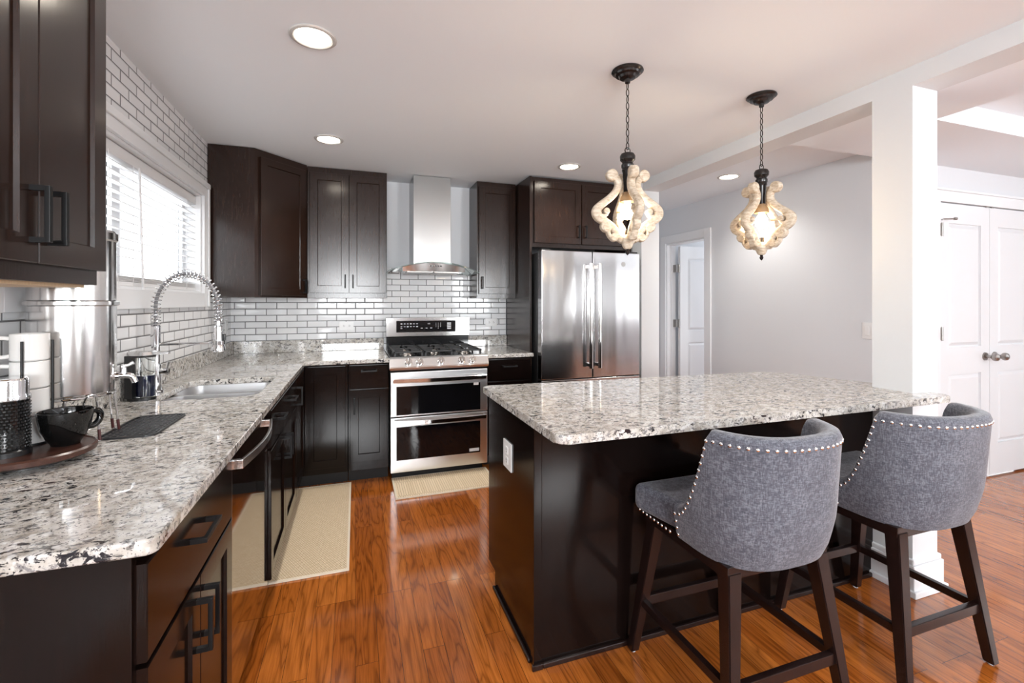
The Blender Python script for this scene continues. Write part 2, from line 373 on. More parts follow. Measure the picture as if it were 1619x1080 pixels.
struct('wall_back', MB().box(XL, YB, 0, 2.42, 4.43, H), M['wall'])
mb = MB(); mb.box(XL, YB-0.01, CT, 1.395, YB, 1.385); mb.box(0.25, YB-0.01, 1.385, 1.03, YB, 1.66)
struct('wall_backsplash', mb, M['tile_back'])
struct('wall_stub', MB().box(2.42, 3.5, 0, 2.606, 5.1, 2.44), M['beam'])
dy0, dy1, dz = 3.92, 4.56, 2.04                                  # interior doorway in the right wall
mb = MB(); mb.box(XR, 2.16, 0, XR+0.12, dy0, H); mb.box(XR, dy1, 0, XR+0.12, 5.1, H); mb.box(XR, dy0, dz, XR+0.12, dy1, H)
struct('wall_right', mb, M['wall'])
struct('wall_hall', MB().box(2.606, 4.98, 0, XR, 5.1, H), M['wall'])
struct('wall_bedroom', MB().box(XR+0.12, 4.70, 0, 6.3, 4.82, H), M['wall'])
px0, px1, pz = 4.03, 5.24, 2.087
mb = MB(); mb.box(XR+0.12, 2.16, 0, px0, 2.28, 2.35); mb.box(px1, 2.16, 0, 6.3, 2.28, 2.35); mb.box(px0, 2.16, pz, px1, 2.28, 2.35); mb.box(XR+0.12, 2.177, 2.35, 6.3, 2.28, H)
struct('wall_pantry', mb, M['wall'])
struct('wall_pantry_back', MB().box(XR+0.12, 2.95, 0, 6.3, 3.05, H), M['wall'])
# unseen walls behind the camera; window openings made up for fill and reflections
mb = MB(); mb.box(-0.96, -3.6, 0, 6.3, -3.45, 0.95); mb.box(-0.96, -3.6, 2.15, 6.3, -3.45, 2.44)
for a, b in ((-0.96, -0.75), (0.55, 2.5), (3.3, 4.86), (5.10, 6.3)): mb.box(a, -3.6, 0.95, b, -3.45, 2.15)
struct('wall_rear', mb, mat('darkened rear wall paint', (0.30, 0.29, 0.28), 0.6))  # unseen wall toned dark so the cabinets reflect less light
mb = MB(); mb.box(6.15, -3.45, 0, 6.3, 2.16, 0.95); mb.box(6.15, -3.45, 2.15, 6.3, 2.16, 2.35)
for a, b in ((-3.45, -2.87), (-2.73, -1.9), (0.1, 2.16)): mb.box(6.15, a, 0.95, 6.3, b, 2.15)  # made-up openings, the narrow one for the fridge streak
struct('wall_side', mb, M['wall'])
# column and its base
struct('column', MB().box(2.43, 1.40, 0, 2.606, 1.575, 2.35), M['beam'])
mb = MB(); mb.box(2.412, 1.382, 0.02, 2.624, 1.593, 0.14, 0.004); mb.box(2.40, 1.37, 0, 2.636, 1.605, 0.03, 0.004); mb.box(2.418, 1.388, 0.14, 2.618, 1.587, 0.165, 0.006)
struct('baseboard_column', mb, M['white'])
mb = MB(); mb.box(XR-0.015, 2.16, 0, XR, dy0-0.09, 0.12, 0.003); struct('baseboard_right', mb, M['white'])
mb = MB(); mb.box(XR-0.015, 2.145, 0, px0-0.095, 2.16, 0.12, 0.003); struct('baseboard_pantry', mb, M['white'])
# kitchen window: casing, sash, panes
win = bpy.data.objects.new('window_1', None); C.objects.link(win); win.location = (XL, 2.6, wz0); ORG['window_1'] = V(XL, 2.6, wz0); win['kind'] = 'structure'
mb = MB(); cx0, cx1 = XL, XL+0.02
mb.box(cx0, wy0-0.09, wz1, cx1, wy1+0.09, wz1+0.09, 0.003); mb.box(cx0, wy0-0.09, wz0-0.09, cx1, wy0, wz1, 0.003); mb.box(cx0, wy1, wz0-0.09, cx1, wy1+0.09, wz1, 0.003); mb.box(cx0, wy0, wz0-0.09, cx1, wy1, wz0, 0.003)
mb.box(cx1, wy0-0.09, wz1+0.055, cx1+0.012, wy1+0.09, wz1+0.09, 0.004); mb.box(cx1, wy1+0.062, wz0-0.09, cx1+0.01, wy1+0.09, wz1+0.055, 0.004); mb.box(cx1, wy0-0.09, wz0-0.09, cx1+0.01, wy0-0.062, wz1+0.055, 0.004)
build('casing', mb, M['white'], win)
mb = MB(); mb.box(-1.11, wy0, wz0, XL, wy0+0.012, wz1); mb.box(-1.11, wy1-0.012, wz0, XL, wy1, wz1); mb.box(-1.11, wy0+0.012, wz0, XL, wy1-0.012, wz0+0.012); mb.box(-1.11, wy0+0.012, wz1-0.012, XL, wy1-0.012, wz1)
build('jamb', mb, M['white'], win)
ym = (wy0+wy1)/2
for a, b in ((wy0+0.012, ym), (ym, wy1-0.012)):
    mb = MB(); f = 0.04; z0, z1 = wz0+0.012, wz1-0.012
    mb.box(-1.085, a, z0, -1.05, a+f, z1); mb.box(-1.085, b-f, z0, -1.05, b, z1); mb.box(-1.085, a+f, z0, -1.05, b-f, z0+f); mb.box(-1.085, a+f, z1-f, -1.05, b-f, z1)
    sash = build('sash', mb, M['white'], win)
    build('pane', MB().box(-1.070, a+f, z0+f, -1.066, b-f, z1-f), M['pane'], sash)
# interior doorway: casing and the open door
d1 = bpy.data.objects.new('door_1', None); C.objects.link(d1); d1.location = (XR, dy1, 0); ORG['door_1'] = V(XR, dy1, 0); d1['kind'] = 'structure'
mb = MB(); cw = 0.09
mb.box(XR-0.018, dy0-cw, 0, XR, dy0, dz+cw, 0.003); mb.box(XR-0.018, dy1, 0, XR, dy1+cw, dz+cw, 0.003); mb.box(XR-0.018, dy0, dz, XR, dy1, dz+cw, 0.003)
build('casing', mb, M['white'], d1)
mb = MB(); mb.box(XR, dy0, 0, XR+0.12, dy0+0.015, dz); mb.box(XR, dy1-0.015, 0, XR+0.12, dy1, dz); mb.box(XR, dy0+0.015, dz-0.015, XR+0.12, dy1-0.015, dz); mb.box(XR+0.05, dy1-0.027, 0, XR+0.062, dy1-0.015, dz-0.015)
build('jamb', mb, M['white'], d1)
def panel_door(mb, o, a, n, w, h, t, splits, stile=0.11, rails=None):
    """moulded two-panel door leaf: raised panels framed by sunk mouldings on the n side"""
    o, a, n = Vector(o), Vector(a), Vector(n); up = V(0, 0, 1)
    mb.obox(o, a, up, n, 0, w, 0, h, 0, t*0.6)
    zs = [0] + [z for s_ in splits for z in s_] + [h]
    mb.obox(o, a, up, n, 0, stile, 0, h, t*0.6, t); mb.obox(o, a, up, n, w-stile, w, 0, h, t*0.6, t)
    for k in range(0, len(zs), 2): mb.obox(o, a, up, n, stile, w-stile, zs[k], zs[k+1], t*0.6, t)
    for z0, z1 in splits:
        b = 0.022
        R = lambda x0, x1, q0, q1, d: [o + a*x + up*z + n*d for x, z in ((x0, q0), (x1, q0), (x1, q1), (x0, q1))]
        A, B = R(stile+b*0.5, w-stile-b*0.5, z0+b*0.5, z1-b*0.5, t*0.6), R(stile+b*1.6, w-stile-b*1.6, z0+b*1.6, z1-b*1.6, t*0.93)
        mb.hull(A, B)
    return mb
mb = MB(); panel_door(mb, (XR+0.125, dy1-0.055, 0.012), (1, 0, 0), (0, -1, 0), 0.72, 2.0, 0.036, ((0.22, 0.86), (1.0, 1.86)))
leaf = build('leaf', mb, M['door'], d1, smooth=False)
for z in (0.25, 1.10, 1.75):
    build('hinge', MB().box(XR+0.085, dy1-0.075, z-0.045, XR+0.125, dy1-0.012, z+0.045, 0.002).cyl((XR+0.115, dy1-0.082, z-0.05), (XR+0.115, dy1-0.082, z+0.05), 0.007), M['nickel'], d1)
# pantry double doors
d2 = bpy.data.objects.new('door_2', None); C.objects.link(d2); d2.location = (px0, 2.16, 0); ORG['door_2'] = V(px0, 2.16, 0); d2['kind'] = 'structure'
mb = MB(); mb.box(px0-0.09, 2.142, 0, px0, 2.16, pz+0.095, 0.003); mb.box(px1, 2.142, 0, px1+0.09, 2.16, pz+0.095, 0.003); mb.box(px0, 2.142, pz, px1, 2.16, pz+0.095, 0.003); mb.box(px0-0.1, 2.13, pz+0.08, px1+0.1, 2.16, pz+0.098, 0.004)
build('casing', mb, M['white'], d2)
pm = (px0+px1)/2
for a, w, kx in ((px0+0.004, pm-px0-0.006, pm-0.06), (pm+0.002, px1-pm-0.006, pm+0.06)):
    mb = MB(); panel_door(mb, (a, 2.19, 0.015), (1, 0, 0), (0, -1, 0), w, pz-0.022, 0.036, ((0.24, 0.80), (1.0, 1.92)), 0.105)
    lf = build('leaf', mb, M['door'], d2, smooth=False)
    kb = MB(); kb.cyl((kx, 2.154, 0.935), (kx, 2.146, 0.935), 0.032, 0.030); kb.cyl((kx, 2.146, 0.935), (kx, 2.11, 0.935), 0.011)
    q = MB().lathe([(0, 0), (0.016, 0.003), (0.027, 0.014), (0.030, 0.026), (0.026, 0.040), (0.013, 0.048), (0, 0.049)]); kb.add(q, Matrix.Translation((kx, 2.116, 0.935)) @ Matrix.Rotation(PI/2, 4, 'X'))
    build('knob', kb, M['nickel'], lf)
for z in (0.3, 1.12, 1.88):
    build('hinge', MB().box(px0-0.006, 2.138, z-0.045, px0+0.012, 2.158, z+0.045, 0.002).cyl((px0+0.003, 2.136, z-0.05), (px0+0.003, 2.136, z+0.05), 0.006), M['nickel'], d2)
mb = MB(); mb.cyl((px0+0.004, 2.13, 1.955), (px0+0.07, 2.10, 1.955), 0.005); mb.cyl((px0+0.07, 2.10, 1.955), (px0+0.085, 2.093, 1.955), 0.010); mb.cyl((px0+0.004, 2.13, 1.955), (px0+0.03, 2.15, 1.955), 0.005)
build('door_stop', mb, M['nickel'], d2)
build('catch', MB().box(pm-0.05, 2.15, pz-0.010, pm-0.015, 2.17, pz-0.001).box(pm+0.015, 2.15, pz-0.010, pm+0.05, 2.17, pz-0.001), M['nickel'], d2)

# ------------------------------------------------------------------ cabinets
def bar_handle(mb, o, d, n, L, proj=0.034, w=0.011, t=0.010):
    """square bow pull of length L along d, standing off along n, centred at o"""
    o, d, n = Vector(o), Vector(d).normalized(), Vector(n).normalized(); s = d.cross(n)
    mb.obox(o, d, s, n, -L/2, L/2, -w/2, w/2, proj-t, proj, 0.0012)
    for q in (-L/2, L/2-w): mb.obox(o, d, s, n, q, q+w, -w/2, w/2, -0.001, proj-t+0.001)
    return mb
def fronted(t, o, a, n, w, h, name='door', rail=0.057, handle=None, th=0.02, mt=None):
    mt = mt or ('espresso_shaded' if o[2] < 1.0 else 'espresso')
    """door or drawer front at o; handle = (u, v, axis 'h' or 'v', length)"""
    dr = build(name, MB().panel(o, a, n, w, h, th, rail), M[mt], t, smooth=False)
    if handle:
        u, v, ax, L = handle
        p = Vector(o) + Vector(a)*u + V(0, 0, v) + Vector(n)*th
        build('handle', bar_handle(MB(), p, V(0, 0, 1) if ax == 'v' else a, n, L), M['black_metal'], dr)
    return dr
E_, EB, X1, Y1 = M['espresso'], M['espresso_shaded'], V(1, 0, 0), V(0, 1, 0)
NX, NY = V(1, 0, 0), V(0, -1, 0)
WB = -0.94                                                       # back of the base cabinets on the window wall
# base cabinet at the near end
t = thing('base_cabinet', 'dark base cabinet at the near counter end with one wide drawer over two doors', 'cabinet', (-0.65, 1.3, 0), 'espresso base cabinets')
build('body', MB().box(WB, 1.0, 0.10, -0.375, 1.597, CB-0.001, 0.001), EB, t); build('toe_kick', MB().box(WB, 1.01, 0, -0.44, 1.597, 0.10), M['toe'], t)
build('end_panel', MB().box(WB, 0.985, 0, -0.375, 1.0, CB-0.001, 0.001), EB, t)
fronted(t, (-0.375, 0.995, 0.70), Y1, NX, 0.598, 0.178, 'drawer', 0, (0.285, 0.105, 'h', 0.125))
fronted(t, (-0.375, 0.995, 0.115), Y1, NX, 0.298, 0.575, 'door', 0.057, (0.270, 0.47, 'v', 0.125))
fronted(t, (-0.375, 1.296, 0.115), Y1, NX, 0.297, 0.575, 'door', 0.057, (0.028, 0.47, 'v', 0.125))
# dishwasher
t = thing('dishwasher', 'mirror-black dishwasher with bowed steel bar handle under the window counter', 'dishwasher', (-0.65, 1.9, 0))
build('body', MB().box(WB, 1.603, 0.10, -0.40, 2.205, CB-0.002), M['plastic_black'], t)
build('toe_kick', MB().box(WB, 1.61, 0, -0.46, 2.20, 0.10), M['toe'], t)
build('door', MB().box(-0.40, 1.603, 0.105, -0.359, 2.205, 0.875, 0.004), M['mirror_dark'], t)
build('edge_trim', MB().box(-0.402, 1.5985, 0.105, -0.357, 1.603, 0.875), M['steel'], t)
pts = [(-0.338 + 0.026*math.sin(PI*k/20), 1.64 + 0.52*k/20, 0.842) for k in range(21)]
build('handle', MB().strip(pts, (0, 0, 1), 0.030, 0.010).box(-0.375, 1.632, 0.827, -0.333, 1.648, 0.857, 0.003).box(-0.375, 2.152, 0.827, -0.333, 2.168, 0.857, 0.003), M['steel'], t)
# sink base cabinet
t = thing('base_cabinet', 'dark sink cabinet beyond the dishwasher with two doors under false drawer fronts', 'cabinet', (-0.65, 2.66, 0), 'espresso base cabinets')
mb = MB(); mb.box(WB, 2.21, 0.10, -0.365, 2.22, CB-0.001); mb.box(WB, 3.08, 0.10, -0.365, 3.09, CB-0.001); mb.box(WB, 2.22, 0.10, -0.365, 3.08, 0.12); mb.box(-0.385, 2.22, 0.12, -0.365, 3.08, CB-0.001)
build('body', mb, EB, t, smooth=False); build('toe_kick', MB().box(WB, 2.22, 0, -0.44, 3.09, 0.10), M['toe'], t)
for k in range(2):
    fronted(t, (-0.365, 2.217+0.435*k, 0.715), Y1, NX, 0.431, 0.165, 'false_drawer_front', 0, (0.215, 0.09, 'h', 0.115))
    fronted(t, (-0.365, 2.217+0.435*k, 0.145), Y1, NX, 0.431, 0.560, 'door', 0.057, ((0.40, 0.031)[k], 0.455, 'v', 0.115))
# corner cabinet with a folding pair of doors
FY = 3.575
t = thing('base_cabinet', 'dark corner base cabinet with tall L-folding doors in the inner corner', 'cabinet', (-0.65, 3.85, 0), 'espresso base cabinets')
mb = MB(); mb.cells([WB, -0.365, -0.055], [3.095, FY+0.02, YB-0.03], lambda i, j: not (i == 1 and j == 0), 0.10, CB-0.001)
build('body', mb, EB, t, smooth=False)
mb = MB(); mb.cells([WB, -0.44, -0.055], [3.095, FY+0.10, YB-0.03], lambda i, j: not (i == 1 and j == 0), 0, 0.10); build('toe_kick', mb, M['toe'], t, smooth=False)
fronted(t, (-0.365, 3.10, 0.145), Y1, NX, 0.45, 0.735, 'door', 0.057, (0.035, 0.62, 'v', 0.115))
fronted(t, (-0.343, FY+0.02, 0.145), X1, NY, 0.272, 0.735, 'door', 0.057)
# narrow drawer cabinet left of the range
t = thing('base_cabinet', 'narrow dark base cabinet left of the range with a drawer over one door', 'cabinet', (0.09, 3.85, 0), 'espresso base cabinets')
build('body', MB().box(-0.05, FY+0.02, 0.10, 0.238, YB-0.03, CB-0.001, 0.001), EB, t); build('toe_kick', MB().box(-0.05, FY+0.10, 0, 0.238, YB-0.03, 0.10), M['toe'], t)
fronted(t, (-0.038, FY+0.02, 0.715), X1, NY, 0.268, 0.165, 'drawer', 0, (0.134, 0.125, 'h', 0.115))
fronted(t, (-0.038, FY+0.02, 0.165), X1, NY, 0.268, 0.535, 'door', 0.057, (0.030, 0.42, 'v', 0.115))
# drawer cabinet right of the range
t = thing('base_cabinet', 'small dark drawer cabinet between the range and the refrigerator', 'cabinet', (1.2, 3.85, 0), 'espresso base cabinets')
build('body', MB().box(1.008, FY+0.02, 0.10, 1.395, YB-0.03, CB-0.001, 0.001), EB, t); build('toe_kick', MB().box(1.008, FY+0.10, 0, 1.395, YB-0.03, 0.10), M['toe'], t)
fronted(t, (1.015, FY+0.02, 0.715), X1, NY, 0.372, 0.165, 'drawer', 0, (0.186, 0.11, 'h', 0.125))
fronted(t, (1.015, FY+0.02, 0.125), X1, NY, 0.372, 0.575, 'door', 0.057, (0.035, 0.47, 'v', 0.115))
# upper cabinet near the camera
t = thing('upper_cabinet', 'dark two-door wall cabinet hung closest to the camera over the near counter', 'cabinet', (-0.8, 1.2, 1.39), 'espresso wall cabinets')
build('body', MB().box(XL+0.002, 0.94, 1.395, -0.65, 1.508, 2.435, 0.001), E_, t); build('underside', MB().box(XL+0.012, 0.952, 1.388, -0.672, 1.496, 1.396), M['birch'], t)
fronted(t, (-0.65, 0.955, 1.432), Y1, NX, 0.277, 0.99, 'door', 0.057, (0.252, 0.10, 'v', 0.118))
fronted(t, (-0.65, 1.235, 1.432), Y1, NX, 0.274, 0.99, 'door', 0.057, (0.030, 0.10, 'v', 0.118))
# diagonal corner upper cabinet
t = thing('upper_cabinet', 'diagonal corner wall cabinet with one angled door beside the window', 'cabinet', (-0.7, 4.0, 1.385), 'espresso wall cabinets')
build('body', MB().prism([(XL+0.003, 3.635), (-0.672, 3.635), (-0.365, 3.965), (-0.365, YB-0.003), (XL+0.003, YB-0.003)], 1.385, 2.436), E_, t, smooth=False)
a = V(0.307, 0.33, 0).normalized(); n_ = V(a.y, -a.x, 0)
fronted(t, V(-0.672, 3.635, 1.40)+a*0.038, a, n_, 0.385, 0.985, 'door', 0.05, (0.362, 0.075, 'v', 0.11))
# two-door upper
t = thing('upper_cabinet', 'dark two-door wall cabinet left of the range hood', 'cabinet', (-0.05, 4.1, 1.385), 'espresso wall cabinets')
build('body', MB().box(-0.363, 3.985, 1.385, 0.25, YB-0.003, 2.436, 0.001), E_, t)
fronted(t, (-0.345, 3.985, 1.425), X1, NY, 0.294, 0.965, 'door', 0.057, (0.266, 0.095, 'v', 0.11))
fronted(t, (-0.047, 3.985, 1.425), X1, NY, 0.292, 0.965, 'door', 0.057, (0.028, 0.095, 'v', 0.11))
# single upper right of the hood
t = thing('upper_cabinet', 'narrow single-door wall cabinet right of the range hood', 'cabinet', (1.2, 4.1, 1.385), 'espresso wall cabinets')
build('body', MB().box(1.03, 3.985, 1.385, 1.398, YB-0.003, 2.436, 0.001), E_, t)
fronted(t, (1.045, 3.985, 1.425), X1, NY, 0.345, 0.965, 'door', 0.057, (0.028, 0.10, 'v', 0.11))
# fridge surround
t = thing('refrigerator_cabinet', 'deep dark cabinet above the refrigerator with a tall side panel', 'cabinet', (1.9, 4.0, 0), 'espresso wall cabinets')
build('side_panel', MB().box(1.40, 3.63, 0, 1.42, YB-0.003, 2.425, 0.001), E_, t); build('side_panel', MB().box(2.38, 3.63, 0, 2.40, YB-0.003, 2.425, 0.001), E_, t)
build('body', MB().box(1.42, 3.65, 1.825, 2.38, YB-0.003, 2.425, 0.001), E_, t)
fronted(t, (1.444, 3.65, 1.86), X1, NY, 0.446, 0.53, 'door', 0.057, (0.415, 0.11, 'v', 0.11))
fronted(t, (1.897, 3.65, 1.86), X1, NY, 0.446, 0.53, 'door', 0.057, (0.030, 0.11, 'v', 0.11))

# ------------------------------------------------------------------ countertops
SX0, SX1, SY0, SY1 = -0.83, -0.425, 2.33, 2.88
xs = [-0.958, SX0, SX1, -0.335, 0.240]; ys = [0.975, SY0, SY1, 3.53, YB-0.011]
mb = MB(); mb.cells(xs, ys, lambda i, j: (i < 3 and not (i == 1 and j == 1)) or (i == 3 and j == 3), CB, CT)
es = [e for e in mb.bm.edges if abs((e.verts[0].co-e.verts[1].co).normalized().z) > 0.9]
cut = [e for e in es if any(abs(e.verts[0].co.x-x) < 1e-4 and abs(e.verts[0].co.y-y) < 1e-4 for x in (SX0, SX1) for y in (SY0, SY1))]
bmesh.ops.bevel(mb.bm, geom=cut, offset=0.07, segments=8, affect='EDGES', profile=0.5)
cut = [e for e in mb.bm.edges if abs((e.verts[0].co-e.verts[1].co).normalized().z) > 0.9 and abs(e.verts[0].co.x+0.335) < 1e-4 and abs(e.verts[0].co.y-0.975) < 1e-4]
bmesh.ops.bevel(mb.bm, geom=cut, offset=0.022, segments=5, affect='EDGES', profile=0.5)
mb.bm.normal_update()
rim = [e for e in mb.bm.edges if len(e.link_faces) == 2 and e.calc_face_angle(0) > 1.2 and abs((e.verts[0].co-e.verts[1].co).normalized().z) < 0.5]
bmesh.ops.bevel(mb.bm, geom=rim, offset=0.005, segments=3, affect='EDGES', profile=0.5)
t = build('countertop', mb, M['granite'], loc=(-0.65, 2.5, CB)); tag(t, 'long L-shaped speckled granite countertop under the window with the sink cut-out', 'countertop')
b = build('granite_backsplash', MB().box(-0.958, 0.98, CT, -0.938, YB-0.011, 1.03, 0.003), M['granite'], loc=(-0.948, 2.6, CT)); tag(b, 'low granite backsplash strip standing along the window wall behind the sink', 'backsplash', 'granite backsplash strips')
b = build('granite_backsplash', MB().box(-0.937, YB-0.031, CT, 0.240, YB-0.011, 1.03, 0.003), M['granite'], loc=(-0.35, YB-0.021, CT)); tag(b, 'low granite backsplash strip on the back wall left of the range', 'backsplash', 'granite backsplash strips')
t = build('countertop', MB().box(1.006, 3.53, CB, 1.397, YB-0.011, CT, 0.005, 3), M['granite'], loc=(1.2, 3.9, CB)); tag(t, 'short granite countertop between the range and the refrigerator panel', 'countertop')
b = build('granite_backsplash', MB().box(1.006, YB-0.031, CT, 1.397, YB-0.011, 1.03, 0.003), M['granite'], loc=(1.2, YB-0.021, CT)); tag(b, 'short granite backsplash strip on the back wall right of the range', 'backsplash', 'granite backsplash strips')
def rounded(poly, radii, n=6):
    out = []
    for i, (p, r) in enumerate(zip(poly, radii)):
        p = Vector((*p, 0)); a = Vector((*poly[i-1], 0)); b = Vector((*poly[(i+1) % len(poly)], 0))
        if not r: out.append((p.x, p.y)); continue
        u, v = (a-p).normalized(), (b-p).normalized(); ang = u.angle(v); d = r/math.tan(ang/2)
        c = p + (u+v).normalized()*(r/math.sin(ang/2)); s0, s1 = p+u*d-c, p+v*d-c; w = s0.angle(s1)
        for k in range(n+1):
            q = s0.normalized().slerp(s1.normalized(), k/n)*r
            out.append((c.x+q.x, c.y+q.y))
    return out
poly = rounded([(0.60, 1.31), (2.552, 1.31), (2.552, 1.398), (2.428, 1.398), (2.428, 1.577), (2.585, 1.577), (2.375, 2.13), (0.60, 2.225)], [0.035, 0.03, 0, 0, 0, 0, 0.16, 0.03])
t = build('island_countertop', MB().prism(poly, CB, CT, 0.006), M['granite'], loc=(1.5, 1.8, CB)); tag(t, 'large granite island countertop with a seating overhang, notched around the white column', 'countertop')
# sink: two steel bowls below the cut-out
t = thing('sink', 'double bowl stainless steel sink set under the window countertop', 'sink', (-0.63, 2.6, 0.70))
def bowl(x0, x1, y0, y1, z0, z1, r):
    mb = MB(); P = lambda s_: rounded([(x0+s_, y0+s_), (x1-s_, y0+s_), (x1-s_, y1-s_), (x0+s_, y1-s_)], [r]*4, 6)
    rings = [[(x, y, z1) for x, y in P(-0.012)], [(x, y, z1) for x, y in P(0)], [(x, y, z0+0.02) for x, y in P(0.004)], [(x, y, z0) for x, y in P(0.022)]]
    vv = [[mb.bm.verts.new(p) for p in rg] for rg in rings]; n = len(vv[0])
    for A, B in zip(vv, vv[1:]):
        for i in range(n): mb.bm.faces.new((A[i], A[(i+1) % n], B[(i+1) % n], B[i]))
    mb.bm.faces.new(vv[-1]); return mb
for y0, y1 in ((SY0-0.004, 2.588), (2.612, SY1+0.004)):
    b = build('bowl', bowl(SX0-0.004, SX1+0.004, y0, y1, 0.72, CB-0.0005, 0.06), M['sink_steel'], t)
    b.data.polygons.foreach_set('use_smooth', [True]*len(b.data.polygons))
    build('drain', MB().cyl((-0.63, (y0+y1)/2, 0.7205), (-0.63, (y0+y1)/2, 0.725), 0.04), M['chrome'], b)

# ------------------------------------------------------------------ island base
t = thing('kitchen_island', 'dark brown island base with plain panels under the large granite top', 'kitchen island', (1.5, 1.87, 0))
IX0, IX1, IY0, IY1 = 0.623, 2.425, 1.568, 2.175
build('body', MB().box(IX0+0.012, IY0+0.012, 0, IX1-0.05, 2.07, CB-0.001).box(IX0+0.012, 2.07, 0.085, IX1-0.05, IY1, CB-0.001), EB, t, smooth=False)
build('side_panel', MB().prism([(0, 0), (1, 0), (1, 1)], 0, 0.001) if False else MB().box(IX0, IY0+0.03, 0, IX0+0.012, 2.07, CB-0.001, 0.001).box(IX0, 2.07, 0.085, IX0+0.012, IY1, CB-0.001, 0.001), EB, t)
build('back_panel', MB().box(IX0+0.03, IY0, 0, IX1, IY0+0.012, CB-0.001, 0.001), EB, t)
build('corner_post', MB().box(IX0-0.003, IY0-0.003, 0, IX0+0.03, IY0+0.03, CB-0.001, 0.003), EB, t)
build('base_moulding', MB().box(IX0+0.03, IY0-0.014, 0, IX1-0.02, IY0, 0.022, 0.005).box(IX0-0.014, IY0+0.03, 0, IX0, 2.07, 0.018, 0.005).box(IX0-0.012, IY0-0.014, 0, IX0+0.03, IY0-0.003, 0.022, 0.003), M['stool_wood'], t)

# ------------------------------------------------------------------ outlets and switches
def outlet(label, o, a, n, w, h, gang=1, horiz=False, name='wall_outlet', group='white wall outlets', rocker=False):
    o, a, n = Vector(o), Vector(a), Vector(n); up = V(0, 0, 1)
    t = thing(name, label, 'switch' if 'switch' in name else 'outlet', o, group)
    build('cover_plate', MB().obox(o, a, up, n, -w/2, w/2, -h/2, h/2, 0, 0.006, 0.002), M['plastic_white'], t)
    if rocker:
        for k in range(gang):
            cx = (k-(gang-1)/2)*0.046
            build('rocker', MB().obox(o, a, up, n, cx-0.016, cx+0.016, -0.033, 0.033, 0.006, 0.010, 0.002), M['plastic_white'], t)
        return t
    for k in (-1, 1):
        cu, cv = (k*0.022, 0) if horiz else (0, k*0.022)
        r = build('receptacle', MB().obox(o, a, up, n, cu-0.015, cu+0.015, cv-0.015, cv+0.015, 0.006, 0.008, 0.002), M['plastic_white'], t)
        m = MB()
        for q in (-0.006, 0.006):
            if horiz: m.obox(o, a, up, n, cu-0.004, cu+0.004, cv+q-0.0012, cv+q+0.0012, 0.008, 0.0084)
            else: m.obox(o, a, up, n, cu+q-0.0012, cu+q+0.0012, cv-0.001, cv+0.007, 0.008, 0.0084)
        m.obox(o, a, up, n, cu-0.002 if not horiz else cu+0.006, cu+0.002 if not horiz else cu+0.010, cv-0.009 if not horiz else cv-0.002, cv-0.005 if not horiz else cv+0.002, 0.008, 0.0084)
        build('slot', m, M['slot'], r)
    return t
outlet('white outlet on the back wall tile left of the range', (-0.075, YB-0.01, 1.143), X1, NY, 0.118, 0.075, horiz=True)
outlet('white outlet on the back wall tile right of the range', (1.245, YB-0.01, 1.155), X1, NY, 0.118, 0.075, horiz=True)
outlet('white outlet on the window wall tile close to the corner', (XL, 4.12, 1.15), Y1, NX, 0.075, 0.118)
outlet('white outlet on the dark end panel of the island', (IX0, 1.873, 0.692), Y1, V(-1, 0, 0), 0.105, 0.118)
outlet('white light switch on the grey wall behind the column', (XR, 2.275, 1.145), Y1, V(-1, 0, 0), 0.115, 0.118, 2, name='light_switch', group=None, rocker=True)

# ------------------------------------------------------------------ range
RX0, RX1, RY = 0.246, 1.0, 3.575
t = thing('gas_range', 'stainless steel gas range with two stacked oven doors and five front knobs', 'range', ((RX0+RX1)/2, 3.9, 0))
S = M['range_steel']
build('body', MB().box(RX0, RY, 0.06, RX1, 4.245, 0.905, 0.002), M['black_enamel'], t)
build('foot_base', MB().box(RX0+0.02, RY+0.05, 0, RX1-0.02, 4.2, 0.06), M['toe'], t)
build('cooktop', MB().box(RX0, RY-0.02, 0.905, RX1, 4.19, 0.932, 0.004), M['black_enamel'], t)
mb = MB()   # sloping knob panel
pr = [(RY-0.055, 0.840), (RY, 0.836), (RY, 0.932), (RY-0.016, 0.936), (RY-0.034, 0.924), (RY-0.064, 0.862)]
mb.hull([(RX0-0.006, y, z) for y, z in pr], [(RX1+0.006, y, z) for y, z in pr]); bmesh.ops.bevel(mb.bm, geom=mb.bm.edges[:], offset=0.004, segments=2, affect='EDGES')
cp = build('control_panel', mb, M['oven_steel'], t)
kn = V(0, -0.062, 0.030).normalized()
for fx in (0.175, 0.285, 0.50, 0.715, 0.83):
    c = V(RX0+(RX1-RX0)*fx, RY-0.0500, 0.893)-V(0, 0.004, 0)
    k = build('knob', MB().cyl(c, c+kn*0.012, 0.030, 0.029).cyl(c+kn*0.012, c+kn*0.042, 0.0245, 0.022), M['polish'], t)
    build('pointer', MB().obox(c, (1, 0, 0), kn.cross(V(1, 0, 0)), kn, -0.005, 0.005, -0.021, 0.021, 0.042, 0.050, 0.001), S, k)
def oven_door(z0, z1, wz0, wz1, hz):
    d = build('oven_door', MB().box(RX0+0.002, RY-0.045, z0, RX1-0.002, RY-0.001, z1, 0.004), M['oven_steel'], t)
    build('window', MB().box(RX0+0.045, RY-0.0475, wz0, RX1-0.06, RY-0.044, wz1, 0.001), M['black_glass'], d)
    pts = [(RX0+0.02+(RX1-RX0-0.04)*k/24, RY-0.075-0.025*math.sin(PI*k/24), hz) for k in range(25)]
    h = MB().strip(pts, (0, 0, 1), 0.032, 0.013); 
    for x in (RX0+0.018, RX1-0.034): h.box(x, RY-0.082, hz-0.014, x+0.016, RY-0.044, hz+0.014, 0.003)
    build('handle', h, M['polish'], d); return d
od = oven_door(0.488, 0.822, 0.500, 0.715, 0.762)
